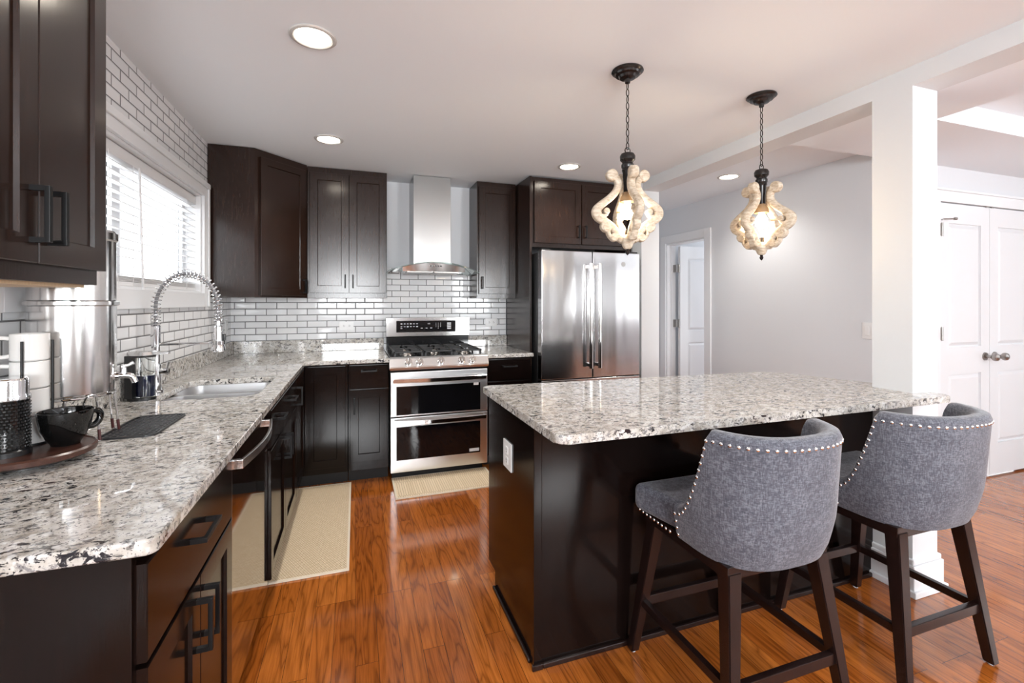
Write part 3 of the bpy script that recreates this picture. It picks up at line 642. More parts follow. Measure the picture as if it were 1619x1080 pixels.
build('sticker', MB().box(RX1-0.115, RY-0.0485, 0.695, RX1-0.075, RY-0.0474, 0.716), M['plastic_white'], od)
od = oven_door(0.068, 0.480, 0.160, 0.410, 0.448)
build('label_plate', MB().box(RX1-0.150, RY-0.0482, 0.172, RX1-0.070, RY-0.0474, 0.196), M['grey_mark'], od)
build('vent_strip', MB().box(RX0+0.004, RY-0.040, 0.824, RX1-0.004, RY-0.002, 0.835), M['black_enamel'], t)
# backguard
bgd = build('backguard', MB().box(RX0+0.012, 4.19, 0.932, RX1-0.0, 4.245, 1.04).box(RX0+0.008, 4.165, 1.04, RX1+0.004, 4.245, 1.215, 0.006), M['black_enamel'], t)
build('steel_fascia', MB().box(RX0+0.008, 4.158, 1.045, RX1+0.004, 4.166, 1.213, 0.003), S, bgd)
dpn = build('display', MB().box(RX0+0.095, 4.154, 1.082, RX0+0.625, 4.159, 1.185, 0.002), M['black_glass'], bgd)
mk = MB(); yy = 4.1535
def mark(x, z, w, h): mk.box(RX0+x-w/2, yy-0.0004, z-h/2, RX0+x+w/2, yy+0.001, z+h/2)
for r, z in enumerate((1.158, 1.133)):
    for k in range(6): mark(0.14+0.027*k, z, 0.015, 0.005 if (r+k) % 3 else 0.009)
mark(0.14, 1.117, 0.016, 0.004)
for x in (0.318, 0.36, 0.402): mark(x, 1.118, 0.018, 0.006)
mark(0.375, 1.157, 0.006, 0.008); mark(0.388, 1.157, 0.006, 0.010)
for r in range(4): mark(0.565, 1.160-0.016*r, 0.036, 0.011)
build('markings', mk, M['grey_mark'], dpn, smooth=False)
def text_mesh(txt, size):
    cu = bpy.data.curves.new('txt', 'FONT'); cu.body = txt; cu.size = size; cu.align_x = 'CENTER'; cu.align_y = 'CENTER'; cu.extrude = 0.0004
    o = bpy.data.objects.new('txt', cu); me = o.to_mesh(); mb = MB(); mb.bm.from_mesh(me); o.to_mesh_clear(); bpy.data.objects.remove(o); bpy.data.curves.remove(cu); return mb
mk = MB()
for k, ch in enumerate('1234567890'):
    q = text_mesh(ch, 0.015); mk.add(q, Matrix.Translation((RX0+0.445+0.021*(k % 3 if k < 9 else 1), yy, 1.160-0.015*(k//3))) @ Matrix.Rotation(PI/2, 4, 'X'))
build('keypad_digits', mk, M['grey_mark'], dpn, smooth=False)
# grates and burners
for gx in (0, 1, 2):
    x0 = RX0+0.03+gx*0.235; x1 = x0+0.226; y0, y1 = RY+0.03, 4.15; z = 0.972
    mb = MB(); b = 0.013
    for x in (x0, x1-b): mb.box(x, y0, z-0.014, x+b, y1, z, 0.003)
    for y in (y0, y1-b, (y0+y1)/2-b/2): mb.box(x0, y, z-0.014, x1, y+b, z, 0.003)
    for yc in ((y0*3+y1)/4, (y0+y1*3)/4):
        for dx, dy in ((1, 0), (-1, 0), (0, 1), (0, -1)):
            cx = (x0+x1)/2
            if dx: mb.box(min(cx+dx*0.03, cx+dx*0.106), yc-b/2, z-0.014, max(cx+dx*0.03, cx+dx*0.106), yc+b/2, z, 0.003)
            else: mb.box(cx-b/2, min(yc+dy*0.03, yc+dy*0.13), z-0.014, cx+b/2, max(yc+dy*0.03, yc+dy*0.13), z, 0.003)
    for x in (x0+0.004, x1-0.017):
        for y in (y0+0.002, y1-0.015, (y0+y1)/2-0.006): mb.box(x, y, 0.932, x+b, y+b, z-0.01)
    build('grate', mb, M['iron'], t)
    for yc in (((y0*3+y1)/4, (y0+y1*3)/4) if gx != 1 else ((y0+y1)/2,)):
        build('burner', MB().lathe([(0, 0.932), (0.055, 0.932), (0.052, 0.938), (0.042, 0.940), (0.040, 0.950), (0.034, 0.956), (0, 0.957)], ((x0+x1)/2, yc, 0), 24), M['nickel'], t)

# ------------------------------------------------------------------ hood
t = thing('range_hood', 'stainless chimney range hood with a curved glass canopy over the range', 'range hood', (0.62, 4.0, 1.6))
HX = 0.625
build('chimney', MB().box(HX-0.158, 3.96, 1.655, HX+0.163, YB, 2.435, 0.003), m_steel('hood steel', (0.47, 0.47, 0.465), 0.28, None, 0.5), t)
def arc(x): return 1.597 + 0.080*(1-((x-HX)/0.385)**2)
mb = MB(); n = 24; rings = []
for k in range(n+1):
    x = HX-0.373+0.752*k/n; yf = 3.80 - 0.045*math.sin(PI*k/n)
    rings.append([(x, yf, arc(x)), (x, YB-0.012, arc(x)), (x, YB-0.012, arc(x)+0.008), (x, yf, arc(x)+0.008)])
vv = [[mb.bm.verts.new(p) for p in r] for r in rings]
for A, B in zip(vv, vv[1:]):
    for i in range(4): mb.bm.faces.new((A[i], A[(i+1) % 4], B[(i+1) % 4], B[i]))
mb.bm.faces.new(vv[0][::-1]); mb.bm.faces.new(vv[-1])
build('glass_canopy', mb, mat('green edge glass', (0.72, 0.86, 0.84), 0.03, Transmission_Weight=0.85, IOR=1.45), t)
mb = MB(); rings = []
for k in range(n+1):
    x = HX-0.26+0.52*k/n; zt = arc(x)-0.002; zb = 1.606
    yf = 3.835 - 0.03*math.sin(PI*k/n)
    rings.append([(x, yf, zb), (x, YB-0.02, zb), (x, YB-0.02, zt), (x, yf-0.008, zt)])
vv = [[mb.bm.verts.new(p) for p in r] for r in rings]
for A, B in zip(vv, vv[1:]):
    for i in range(4): mb.bm.faces.new((A[i], A[(i+1) % 4], B[(i+1) % 4], B[i]))
mb.bm.faces.new(vv[0][::-1]); mb.bm.faces.new(vv[-1])
hb = build('fan_body', mb, S, t)
for k in range(5): build('button', MB().cyl((HX-0.04+0.022*k, 3.812, 1.650), (HX-0.04+0.022*k, 3.79, 1.650), 0.006), M['plastic_black'], hb)
build('filter', MB().box(HX-0.22, 3.87, 1.600, HX-0.005, 4.2, 1.607).box(HX+0.005, 3.87, 1.600, HX+0.22, 4.2, 1.607), M['nickel'], t, smooth=False)

# ------------------------------------------------------------------ refrigerator
t = thing('refrigerator', 'tall stainless steel french door refrigerator in the dark cabinet surround', 'refrigerator', (1.9, 3.9, 0))
FX0, FX1, FYF = 1.432, 2.366, 3.447; FM = (FX0+FX1)/2
build('body', MB().box(FX0, FYF+0.085, 0.03, FX1, 4.2, 1.765, 0.003), mat('charcoal fridge side', (0.015, 0.015, 0.016), 0.4), t)
build('foot_grille', MB().box(FX0+0.01, FYF+0.10, 0, FX1-0.01, FYF+0.15, 0.03), M['plastic_black'], t)
for k, (a, b) in enumerate(((FX0, FM-0.003), (FM+0.003, FX1))):
    d = build('door', MB().box(a, FYF, 0.715, b, FYF+0.08, 1.778, 0.006, 3), M['fridge_steel'], t)
    hx = FM + (-0.042 if k == 0 else 0.042)
    hm = MB().tube([(hx, FYF-0.055, 0.80), (hx, FYF-0.058, 1.2), (hx, FYF-0.055, 1.675)], 0.0165, 16)
    for z in (0.825, 1.65): hm.box(hx-0.009, FYF-0.05, z-0.014, hx+0.009, FYF+0.002, z+0.014, 0.002)
    build('handle', hm, M['polish'], d)
    build('hinge_cap', MB().box((a+0.01) if k == 0 else (b-0.09), FYF+0.02, 1.778, (a+0.09) if k == 0 else (b-0.01), FYF+0.12, 1.792, 0.003), M['plastic_black'], t)
    if k: build('emblem', MB().cyl((FM+0.30, FYF+0.001, 1.68), (FM+0.30, FYF-0.002, 1.68), 0.020), M['nickel'], d)
d = build('freezer_drawer', MB().box(FX0, FYF, 0.06, FX1, FYF+0.08, 0.708, 0.006, 3), M['fridge_steel'], t)
build('handle', MB().tube([(FX0+0.08, FYF-0.055, 0.64), (FX1-0.08, FYF-0.055, 0.64)], 0.0165, 16).box(FX0+0.11, FYF-0.05, 0.63, FX0+0.13, FYF+0.002, 0.65).box(FX1-0.13, FYF-0.05, 0.63, FX1-0.11, FYF+0.002, 0.65), M['polish'], d)

# ------------------------------------------------------------------ ceiling lamps
def can_light(label, x, y, z=H, r=0.088, power=26):
    t = thing('recessed_light', label, 'ceiling light', (x, y, z), 'recessed ceiling lights')
    build('trim_ring', MB().lathe([(r, z), (r+0.004, z-0.003), (r, z-0.007), (r-0.012, z-0.009), (r-0.018, z-0.006), (r-0.020, z-0.001)], (x, y, 0), 48), mat('lamp trim', (0.72, 0.70, 0.67), 0.25, 0.3), t)
    build('lens', MB().lathe([(0, z-0.004), (r-0.024, z-0.004), (r-0.020, z-0.001)], (x, y, 0), 48), M['lens'], t)
    l = bpy.data.lights.new('lamp_light', 'SPOT'); l.energy = power; l.color = (1, 0.96, 0.90); l.spot_size = 2.3; l.spot_blend = 0.8; l.shadow_soft_size = 0.075
    o = bpy.data.objects.new('lamp_light', l); C.objects.link(o); o.location = (x, y, z-0.015); return t
can_light('large recessed ceiling light nearest the camera', -0.165, 2.042)
can_light('recessed ceiling light in front of the two-door wall cabinet', -0.168, 3.29)
can_light('recessed ceiling light in front of the refrigerator cabinet', 1.621, 3.325)
can_light('recessed light in the hallway ceiling beyond the beam', 3.06, 3.147, power=26)
can_light('added unseen recessed ceiling light above the bar stools', 1.621, 0.75)  # lamp added out of view for more light in the room
can_light('added unseen recessed light in the dining tray ceiling', 4.4, 0.3, 2.47, power=9)  # another out-of-view lamp, added to brighten the dining side
# pendants
def pendant(x, y, label, phi):
    t = thing('pendant_light', label, 'pendant light', (x, y, 1.58), 'carved wood pendant lights'); o = V(x, y, 0)
    build('canopy', MB().lathe([(0, H), (0.072, H), (0.074, H-0.006), (0.066, H-0.012), (0.060, H-0.014), (0.056, H-0.022), (0.042, H-0.026), (0.036, H-0.036), (0.014, H-0.042), (0.012, H-0.058), (0, H-0.06)], o, 40), M['bronze'], t)
    mb = MB(); z = H-0.052; k = 0; L = 0.040
    while z > 2.075:
        pts = []
        for i in range(16):
            a = 2*PI*i/16; px_, pz_ = 0.0068*math.cos(a), (L/2-0.003)*math.sin(a)
            pts.append((x+(px_ if k % 2 else 0.0), y+(0.0 if k % 2 else px_), z-L/2+pz_))
        mb.tube(pts, 0.0021, 6, True); z -= L-0.0085; k += 1
    pts = [(x+0.014*math.cos(2*PI*i/20), y, 2.064+0.014*math.sin(2*PI*i/20)) for i in range(20)]; mb.tube(pts, 0.0025, 6, True)
    build('chain', mb, M['bronze'], t)
    build('turned_cap', MB().lathe([(0, 2.055), (0.012, 2.055), (0.030, 2.048), (0.036, 2.036), (0.035, 2.020), (0.026, 2.010), (0.024, 2.004), (0.029, 1.998), (0.029, 1.986), (0.025, 1.978), (0.027, 1.970), (0.023, 1.962), (0.018, 1.900), (0.018, 1.865), (0.0, 1.865)], o, 32), M['bronze'], t)
    build('socket', MB().lathe([(0.018, 1.868), (0.034, 1.840), (0.036, 1.822), (0.030, 1.822), (0.0, 1.822)], o, 32), mat('warm socket cup', (0.30, 0.20, 0.11), 0.5), t)
    b = build('bulb', MB().lathe([(0, 1.738), (0.016, 1.742), (0.028, 1.756), (0.032, 1.774), (0.028, 1.792), (0.016, 1.812), (0.013, 1.823), (0, 1.824)], o, 32), M['bulb'], t)
    l = bpy.data.lights.new('bulb_light', 'POINT'); l.energy = 2.5; l.color = (1, 0.80, 0.56); l.shadow_soft_size = 0.035
    lo = bpy.data.objects.new('bulb_light', l); C.objects.link(lo); lo.location = (x, y, 1.72)
    W2 = 0.034
    for q in range(4):
        a = phi + q*PI/2; rad = V(math.cos(a), math.sin(a), 0); tg = V(-math.sin(a), math.cos(a), 0)
        P = lambda r, z_: o + rad*r + V(0, 0, z_)
        mb = MB()
        main = cr([P(0.062, 1.938), P(0.046, 1.912), P(0.052, 1.878), P(0.082, 1.842), P(0.125, 1.808), P(0.149, 1.780), P(0.143, 1.752), P(0.112, 1.728), P(0.082, 1.708), P(0.058, 1.680), P(0.046, 1.655), P(0.028, 1.643)], 6)
        nn = len(main); th = [0.033 + 0.012*math.exp(-((k/nn-0.5)/0.13)**2) for k in range(nn)]
        mb.strip(main, tg, W2, th)
        def disc(r_, z_, rr, w=W2): 
            c = P(r_, z_); mb.cyl(c-tg*(w/2-0.004), c+tg*(w/2-0.004), rr, rr, 20); mb.cyl(c+tg*(w/2-0.004), c+tg*(w/2+0.002), rr, rr*0.82, 20); mb.cyl(c-tg*(w/2+0.002), c-tg*(w/2-0.004), rr*0.82, rr, 20)
            mb.lathe([(rr*0.5, 0)], (0, 0, 0), 3) if False else None
        disc(0.076, 1.945, 0.028)
        mb.strip(cr([P(0.147, 1.772), P(0.130, 1.756), P(0.108, 1.757), P(0.100, 1.774)], 5), tg, W2*0.95, 0.016); disc(0.104, 1.776, 0.015)
        mb.strip(cr([P(0.118, 1.722), P(0.124, 1.704), P(0.112, 1.688), P(0.098, 1.690)], 5), tg, W2*0.95, 0.017); disc(0.102, 1.697, 0.021)
        mb.strip(cr([P(0.094, 1.690), P(0.092, 1.668), P(0.075, 1.648), P(0.056, 1.648)], 5), tg, W2*0.95, 0.017); disc(0.066, 1.654, 0.020)
        build('scroll_arm', mb, M['whitewash'], t, ang=50)
    build('base_cup', MB().lathe([(0, 1.668), (0.013, 1.668), (0.013, 1.655), (0.034, 1.652), (0.036, 1.634), (0.030, 1.628), (0.026, 1.622), (0.020, 1.606), (0.012, 1.600), (0, 1.600)], o, 32), M['whitewash'], t)
    build('finial', MB().lathe([(0, 1.602), (0.008, 1.600), (0.006, 1.594), (0.010, 1.588), (0.007, 1.578), (0, 1.570)], o, 20), M['bronze'], t)
    build('bulb_holder', MB().lathe([(0, 1.69), (0.012, 1.69), (0.014, 1.668), (0, 1.668)], o, 20), M['bronze'], t)
pendant(1.212, 1.864, 'carved whitewashed pendant light over the island end, left of the two', math.radians(-103))
pendant(2.031, 1.864, 'carved whitewashed pendant light nearer the white column, right of the two', math.radians(-166.5))

# ------------------------------------------------------------------ blind
t = thing('window_blind', 'white slatted window blind lowered almost to the sill over the sink', 'blind', (-1.0, 2.6, 2.04))
by0, by1 = wy0+0.016, wy1-0.016
build('headrail', MB().box(-1.035, by0, 1.985, -0.985, by1, 2.040, 0.003), M['blind'], t)
mb = MB(); z = 1.965
while z > 1.475:
    mb.obox((-1.01, 0, z), (math.cos(0.16), 0, -math.sin(0.16)), (0, 1, 0), (math.sin(0.16), 0, math.cos(0.16)), -0.024, 0.024, by0+0.004, by1-0.004, -0.0014, 0.0014); z -= 0.0405
build('slats', mb, M['blind'], t, smooth=False)
mb = MB()
for k in range(5): mb.box(-1.034, by0+0.004, 1.446+0.005*k, -0.986, by1-0.004, 1.449+0.005*k)
build('gathered_slats', mb, M['blind'], t, smooth=False)
build('bottom_rail', MB().box(-1.036, by0+0.002, 1.424, -0.984, by1-0.002, 1.444, 0.003), M['blind'], t)
for y in (by0+0.18, ym, by1-0.18): build('ladder_cord', MB().cyl((-0.983, y, 1.43), (-0.983, y, 1.99), 0.0014, seg=6), M['blind'], t)
build('tilt_wand', MB().cyl((-0.967, 2.62, 1.985), (-0.960, 2.64, 1.40), 0.005, seg=10), M['blind'], t)
build('pull_cord', MB().tube(cr([(-0.966, 2.33, 1.985), (-0.962, 2.335, 1.7), (-0.960, 2.34, 1.55), (-0.957, 2.38, 1.47), (-0.954, 2.40, 1.40)], 5), 0.0016, 6), M['blind'], t)

# ------------------------------------------------------------------ faucet
fx, fy = -0.872, 2.53
t = thing('faucet', 'tall chrome spring-neck kitchen faucet arching over the sink', 'faucet', (fx, fy, CT))
build('base', MB().lathe([(0, CT), (0.030, CT), (0.030, CT+0.008), (0.024, CT+0.014), (0.022, CT+0.13), (0.017, CT+0.14), (0.016, CT+0.225), (0.019, CT+0.23), (0.019, CT+0.31), (0.014, CT+0.315), (0, CT+0.315)], (fx, fy, 0), 28), M['chrome'], t)
arcp = [(fx, fy, 1.24 + 0.09*k/6) for k in range(6)] + [(fx+0.1225-0.1225*math.cos(PI*k/24), fy+0.02*k/24, 1.33+0.155*math.sin(PI*k/24)) for k in range(25)] + [(fx+0.245, fy+0.02, 1.33-0.075*k/5) for k in range(1, 6)]
build('hose', MB().tube(arcp, 0.0075, 12), mat('grey hose', (0.20, 0.20, 0.21), 0.4), t)
P = cr(arcp, 14); tot = len(P); turns = 36; hp = []
for i in range(0, tot-1):
    d = (P[i+1]-P[i]).normalized(); s_ = V(0, 1, 0) - d*V(0, 1, 0).dot(d); s_.normalize(); q = d.cross(s_); a = 2*PI*turns*i/tot
    hp.append(P[i] + (s_*math.cos(a)+q*math.sin(a))*0.0185)
build('spring', MB().tube(hp, 0.0023, 6), M['chrome'], t)
ex, ey = fx+0.245, fy+0.02
build('spray_head', MB().lathe([(0, 1.262), (0.012, 1.26), (0.013, 1.238), (0.019, 1.232), (0.021, 1.165), (0.026, 1.150), (0.031, 1.128), (0.031, 1.118), (0.024, 1.112), (0, 1.112)], (ex, ey, 0), 24), M['chrome'], t)
build('trigger', MB().box(ex+0.017, ey-0.007, 1.165, ex+0.032, ey+0.007, 1.197, 0.003), M['plastic_black'], t)
build('holder_arm', MB().tube([(fx+0.015, fy, 1.155), (ex-0.02, ey, 1.155)], 0.006, 10).lathe([(0.030, 1.147), (0.030, 1.165), (0.0235, 1.165), (0.0265, 1.147), (0.030, 1.147)], (ex, ey, 0), 24), M['chrome'], t)
build('lever', MB().cyl((fx+0.018, fy, 1.03), (fx+0.05, fy-0.006, 1.03), 0.016).tube([(fx+0.045, fy-0.006, 1.03), (fx+0.052, fy-0.008, 1.075)], 0.006, 10), M['chrome'], t)
# soap dispenser
sx, sy = -0.872, 2.385
t = thing('soap_dispenser', 'black and clear sensor soap dispenser with chrome spout lid beside the faucet', 'soap dispenser', (sx, sy, CT))
def oval(rx, ry, z, cx=sx, cy=sy, n=28): return [(cx+rx*math.cos(2*PI*k/n), cy+ry*math.sin(2*PI*k/n), z) for k in range(n)]
build('base', MB().hull(oval(0.052, 0.042, CT), oval(0.052, 0.042, CT+0.012)), M['plastic_black'], t)
build('back_housing', MB().hull([(sx-0.05, sy-0.032, CT+0.012), (sx-0.022, sy-0.036, CT+0.012), (sx-0.022, sy+0.036, CT+0.012), (sx-0.05, sy+0.032, CT+0.012)], [(sx-0.05, sy-0.032, CT+0.192), (sx-0.022, sy-0.036, CT+0.192), (sx-0.022, sy+0.036, CT+0.192), (sx-0.05, sy+0.032, CT+0.192)]), M['plastic_black'], t)
tank = build('tank', MB().hull(oval(0.034, 0.034, CT+0.0125, sx+0.014), oval(0.034, 0.034, CT+0.192, sx+0.014)), M['glass'], t)
build('liquid', MB().hull(oval(0.030, 0.030, CT+0.016, sx+0.014), oval(0.030, 0.030, CT+0.105, sx+0.014)), M['blue_soap'], tank)
mb = MB(); mb.hull(oval(0.054, 0.042, CT+0.193), oval(0.050, 0.038, CT+0.207)); mb.hull([(sx+0.03, sy-0.024, CT+0.194), (sx+0.10, sy-0.014, CT+0.194), (sx+0.10, sy+0.014, CT+0.194), (sx+0.03, sy+0.024, CT+0.194)], [(sx+0.03, sy-0.022, CT+0.210), (sx+0.10, sy-0.012, CT+0.202), (sx+0.10, sy+0.012, CT+0.202), (sx+0.03, sy+0.022, CT+0.210)])
build('spout_lid', mb, M['steel'], t)
build('collar_band', MB().hull(oval(0.051, 0.041, CT+0.184), oval(0.051, 0.041, CT+0.1925)), M['plastic_black'], t)

# ------------------------------------------------------------------ water canister
wx, wy, R = -0.821, 1.769, 0.103
M['canister'] = m_steel('canister steel', (0.66, 0.65, 0.64), 0.15, None, 0.4)
t = thing('water_dispenser', 'tall polished steel water filter canister with a side spigot on a wire stand', 'water dispenser', (wx, wy, 1.06))
build('lower_chamber', MB().lathe([(0, 1.070), (R-0.006, 1.070), (R-0.001, 1.076), (R-0.001, 1.338), (R+0.006, 1.342), (R+0.006, 1.352), (R-0.001, 1.356), (0, 1.356)], (wx, wy, 0), 64), M['canister'], t)
build('upper_chamber', MB().lathe([(0, 1.356), (R-0.002, 1.356), (R-0.002, 1.540), (0, 1.540)], (wx, wy, 0), 64), M['canister'], t)
build('lid', MB().lathe([(R-0.002, 1.54), (R+0.003, 1.545), (R+0.003, 1.566), (R-0.004, 1.574), (0.04, 1.586), (0, 1.588)], (wx, wy, 0), 64), M['canister'], t)
sd = V(0.975, 0.22, 0).normalized(); p0 = V(wx, wy, 1.115)+sd*(R-0.002); sp_ = MB()
sp_.cyl(p0, p0+sd*0.008, 0.016).tube(cr([p0+sd*0.006, p0+sd*0.025, p0+sd*0.040+V(0, 0, -0.005), p0+sd*0.047+V(0, 0, -0.024)], 5), 0.009, 12)
sp_.cyl(p0+sd*0.020, p0+sd*0.020+V(0, 0, 0.026), 0.008, 0.006).tube([p0+sd*0.014+V(0, 0, 0.028), p0+sd*0.030+V(0, 0, 0.032), p0+sd*0.044+V(0, 0, 0.040)], [0.006, 0.005, 0.007], 10)
build('spigot', sp_, M['chrome'], t)
t = thing('wire_stand', 'chrome wire stand with looped red-tipped legs under the steel water canister', 'stand', (wx, wy, CT))
ring = [(wx+(R-0.004)*math.cos(2*PI*k/40), wy+(R-0.004)*math.sin(2*PI*k/40), 1.0655) for k in range(40)]
build('ring', MB().tube(ring, 0.0035, 8, True), M['chrome'], t)
for k in range(4):
    a = math.radians(-43+90*k); mb = MB(); rr = R-0.004; tips = MB()
    for s_ in (-1, 1):
        aa = a + s_*0.16; top = V(wx+rr*math.cos(aa), wy+rr*math.sin(aa), 1.052); rb = rr + (0.012 if k in (0, 1) else -0.012); bt = V(wx+rb*math.cos(aa), wy+rb*math.sin(aa), CT+0.004)
        mb.tube([bt, top], 0.003, 8); tips.cyl(bt, bt.lerp(top, 0.28), 0.0042, 0.0042, 10)
    topm = V(wx+(rr+0.004)*math.cos(a), wy+(rr+0.004)*math.sin(a), 1.063)
    mb.tube(cr([V(wx+rr*math.cos(a-0.16), wy+rr*math.sin(a-0.16), 1.052), V(wx+(rr+0.005)*math.cos(a-0.1), wy+(rr+0.005)*math.sin(a-0.1), 1.069), V(wx+(rr+0.006)*math.cos(a), wy+(rr+0.006)*math.sin(a), 1.073), V(wx+(rr+0.005)*math.cos(a+0.1), wy+(rr+0.005)*math.sin(a+0.1), 1.069), V(wx+rr*math.cos(a+0.16), wy+rr*math.sin(a+0.16), 1.052)], 5), 0.003, 8)
    rb = rr + (0.012 if k in (0, 1) else -0.012)
    mb.tube([V(wx+rb*math.cos(a+s_*0.16), wy+rb*math.sin(a+s_*0.16), CT+0.004) for s_ in (-1, 1)], 0.003, 8)
    lg = build('leg', mb, M['chrome'], t); build('tip', tips, M['red_tip'], lg)

# ------------------------------------------------------------------ tray, cup, jar, mugs
tx, ty = -0.805, 1.545
t = thing('tray', 'round dark wooden turntable tray on the near counter under the wall cabinet', 'tray', (tx, ty, CT))
build('plate', MB().lathe([(0, 0.944), (0.118, 0.944), (0.130, 0.950), (0.131, 0.962), (0.126, 0.966), (0.122, 0.963), (0, 0.963)], (tx, ty, 0), 64), M['tray'], t)
build('turntable_foot', MB().lathe([(0, CT), (0.075, CT), (0.075, 0.944), (0, 0.944)], (tx, ty, 0), 40), M['rubber'], t)
TZ = 0.9632
cx_, cy_ = -0.749, 1.578
t = thing('coffee_cup', 'wide glossy black cup with a curled handle on the wooden tray', 'cup', (cx_, cy_, TZ))
build('bowl', MB().lathe([(0, TZ), (0.030, TZ), (0.032, TZ+0.006), (0.040, TZ+0.018), (0.052, TZ+0.045), (0.057, TZ+0.075), (0.058, TZ+0.092), (0.056, TZ+0.093), (0.0535, TZ+0.090), (0.052, TZ+0.073), (0.046, TZ+0.045), (0.033, TZ+0.018), (0, TZ+0.012)], (cx_, cy_, 0), 48), M['black_glaze'], t)
hd = V(0.62, 0.78, 0).normalized(); c = V(cx_, cy_, TZ)
build('handle', MB().tube(cr([c+hd*0.054+V(0, 0, 0.078), c+hd*0.070+V(0, 0, 0.078), c+hd*0.080+V(0, 0, 0.066), c+hd*0.077+V(0, 0, 0.048), c+hd*0.064+V(0, 0, 0.036), c+hd*0.046+V(0, 0, 0.034)], 6), 0.0085, 12), M['black_glaze'], t)
jx, jy, jr = -0.832, 1.512, 0.038
t = thing('canister', 'black woven-texture jar with a silver collar at the near edge of the tray', 'jar', (jx, jy, TZ))
build('foot', MB().lathe([(0, TZ), (jr+0.004, TZ), (jr+0.004, TZ+0.012), (jr, TZ+0.016), (0, TZ+0.016)], (jx, jy, 0), 40), M['plastic_black'], t)
build('body', MB().lathe([(0, TZ+0.016), (jr, TZ+0.016), (jr, TZ+0.140), (0, TZ+0.140)], (jx, jy, 0), 40), M['black_glaze'], t)
mb = MB()
for r in range(15):
    for k in range(30):
        a = 2*PI*(k+0.5*(r % 2))/30; z = TZ+0.022+0.0078*r; p = V(jx+jr*math.cos(a), jy+jr*math.sin(a), z)
        rd = V(math.cos(a), math.sin(a), 0); tg = V(-math.sin(a), math.cos(a), 0)
        mb.hull([p+tg*u+V(0, 0, w) for u, w in ((-0.0030, -0.0024), (0.0030, -0.0024), (0.0030, 0.0024), (-0.0030, 0.0024))], [p+rd*0.0022+tg*u+V(0, 0, w) for u, w in ((-0.002, -0.0014), (0.002, -0.0014), (0.002, 0.0014), (-0.002, 0.0014))])
build('woven_knobs', mb, M['plastic_black'], t, smooth=False)
build('collar', MB().lathe([(jr-0.004, TZ+0.138), (jr+0.002, TZ+0.140), (jr+0.002, TZ+0.150), (jr-0.001, TZ+0.155), (jr-0.001, TZ+0.188), (jr-0.004, TZ+0.194), (0, TZ+0.195)], (jx, jy, 0), 40), M['chrome'], t)
mx, my, mr = -0.848, 1.622, 0.0395
ms = thing('mug_stand', 'black wire mug stand at the back of the tray holding stacked white mugs', 'mug stand', (mx, my, TZ))
build('base_ring', MB().lathe([(0.043, TZ), (0.047, TZ), (0.047, TZ+0.005), (0.043, TZ+0.005), (0.043, TZ)], (mx, my, 0), 40), M['black_metal'], ms)
for a in (0.30, -1.42, 2.6): build('rod', MB().tube([(mx+0.045*math.cos(a), my+0.045*math.sin(a), TZ+0.003), (mx+0.045*math.cos(a), my+0.045*math.sin(a), 1.245)], 0.0032, 8), M['black_metal'], ms)
names = ['white mug at the top of the stack in the black stand', 'white mug second from the top of the stack in the black stand', 'white mug third from the top of the stack, largely behind the jar', 'white mug at the bottom of the stack, behind the black cup']
for k in range(4):
    z = TZ+0.0005+0.0755*(3-k); mr_ = mr
    m = thing('mug', names[k], 'mug', (mx, my, z), 'white stacked mugs')
    build('cup_body', MB().lathe([(0, z), (mr_-0.004, z), (mr_, z+0.004), (mr_, z+0.073), (mr_-0.002, z+0.0745), (mr_-0.004, z+0.073), (mr_-0.004, z+0.006), (0, z+0.006)], (mx, my, 0), 48), M['porcelain'], m)
    hd = V(-0.89, -0.46, 0).normalized(); c = V(mx, my, z)
    build('handle', MB().tube(cr([c+hd*(mr_-0.002)+V(0, 0, 0.062), c+hd*(mr_+0.018)+V(0, 0, 0.063), c+hd*(mr_+0.029)+V(0, 0, 0.050), c+hd*(mr_+0.029)+V(0, 0, 0.026), c+hd*(mr_+0.018)+V(0, 0, 0.013), c+hd*(mr_-0.002)+V(0, 0, 0.014)], 6), 0.0055, 10), M['porcelain'], m)

# ------------------------------------------------------------------ drip mat on the counter
o = V(-0.672, 1.868, CT); hw, hl = 0.078, 0.15
mb = MB(); ol = rounded([(-hw, -hl), (hw, -hl), (hw, hl), (-hw, hl)], [0.03]*4, 5); inn = rounded([(-hw+0.007, -hl+0.007), (hw-0.007, -hl+0.007), (hw-0.007, hl-0.007), (-hw+0.007, hl-0.007)], [0.024]*4, 5)
L4 = [[mb.bm.verts.new((o.x+x, o.y+y, z)) for x, y in P_] for P_, z in ((ol, CT), (ol, CT+0.006), (inn, CT+0.006), (inn, CT))]
for P_, Q_ in zip(L4, L4[1:]+L4[:1]):
    for i in range(len(P_)): mb.bm.faces.new((P_[i], P_[(i+1) % len(P_)], Q_[(i+1) % len(P_)], Q_[i]))
base = mb
ribs = MB()
for i in range(8):
    x = o.x-hw+0.017+i*(2*hw-0.034)/7; ribs.box(x-0.0022, o.y-hl+0.004+abs(i-3.5)*0.002, CT+0.0005, x+0.0022, o.y+hl-0.004-abs(i-3.5)*0.002, CT+0.004)
for j in range(13):
    y = o.y-hl+0.016+j*(2*hl-0.032)/12; q = 0.016 if j in (0, 12) else 0.006 if j in (1, 11) else 0.002
    ribs.obox((o.x, y, CT), (1, 0.22, 0), (-0.22, 1, 0), (0, 0, 1), -hw+0.004+q, hw-0.004-q, -0.0030, 0.0030, 0.0005, 0.0046)
t = build('drip_mat', base, M['rubber'], loc=(o.x, o.y, CT)); tag(t, 'black rubber ribbed drip mat on the granite below the canister spigot', 'mat')
build('ribs', ribs, mat('worn rubber ribs', (0.03, 0.03, 0.032), 0.35), t, smooth=False)

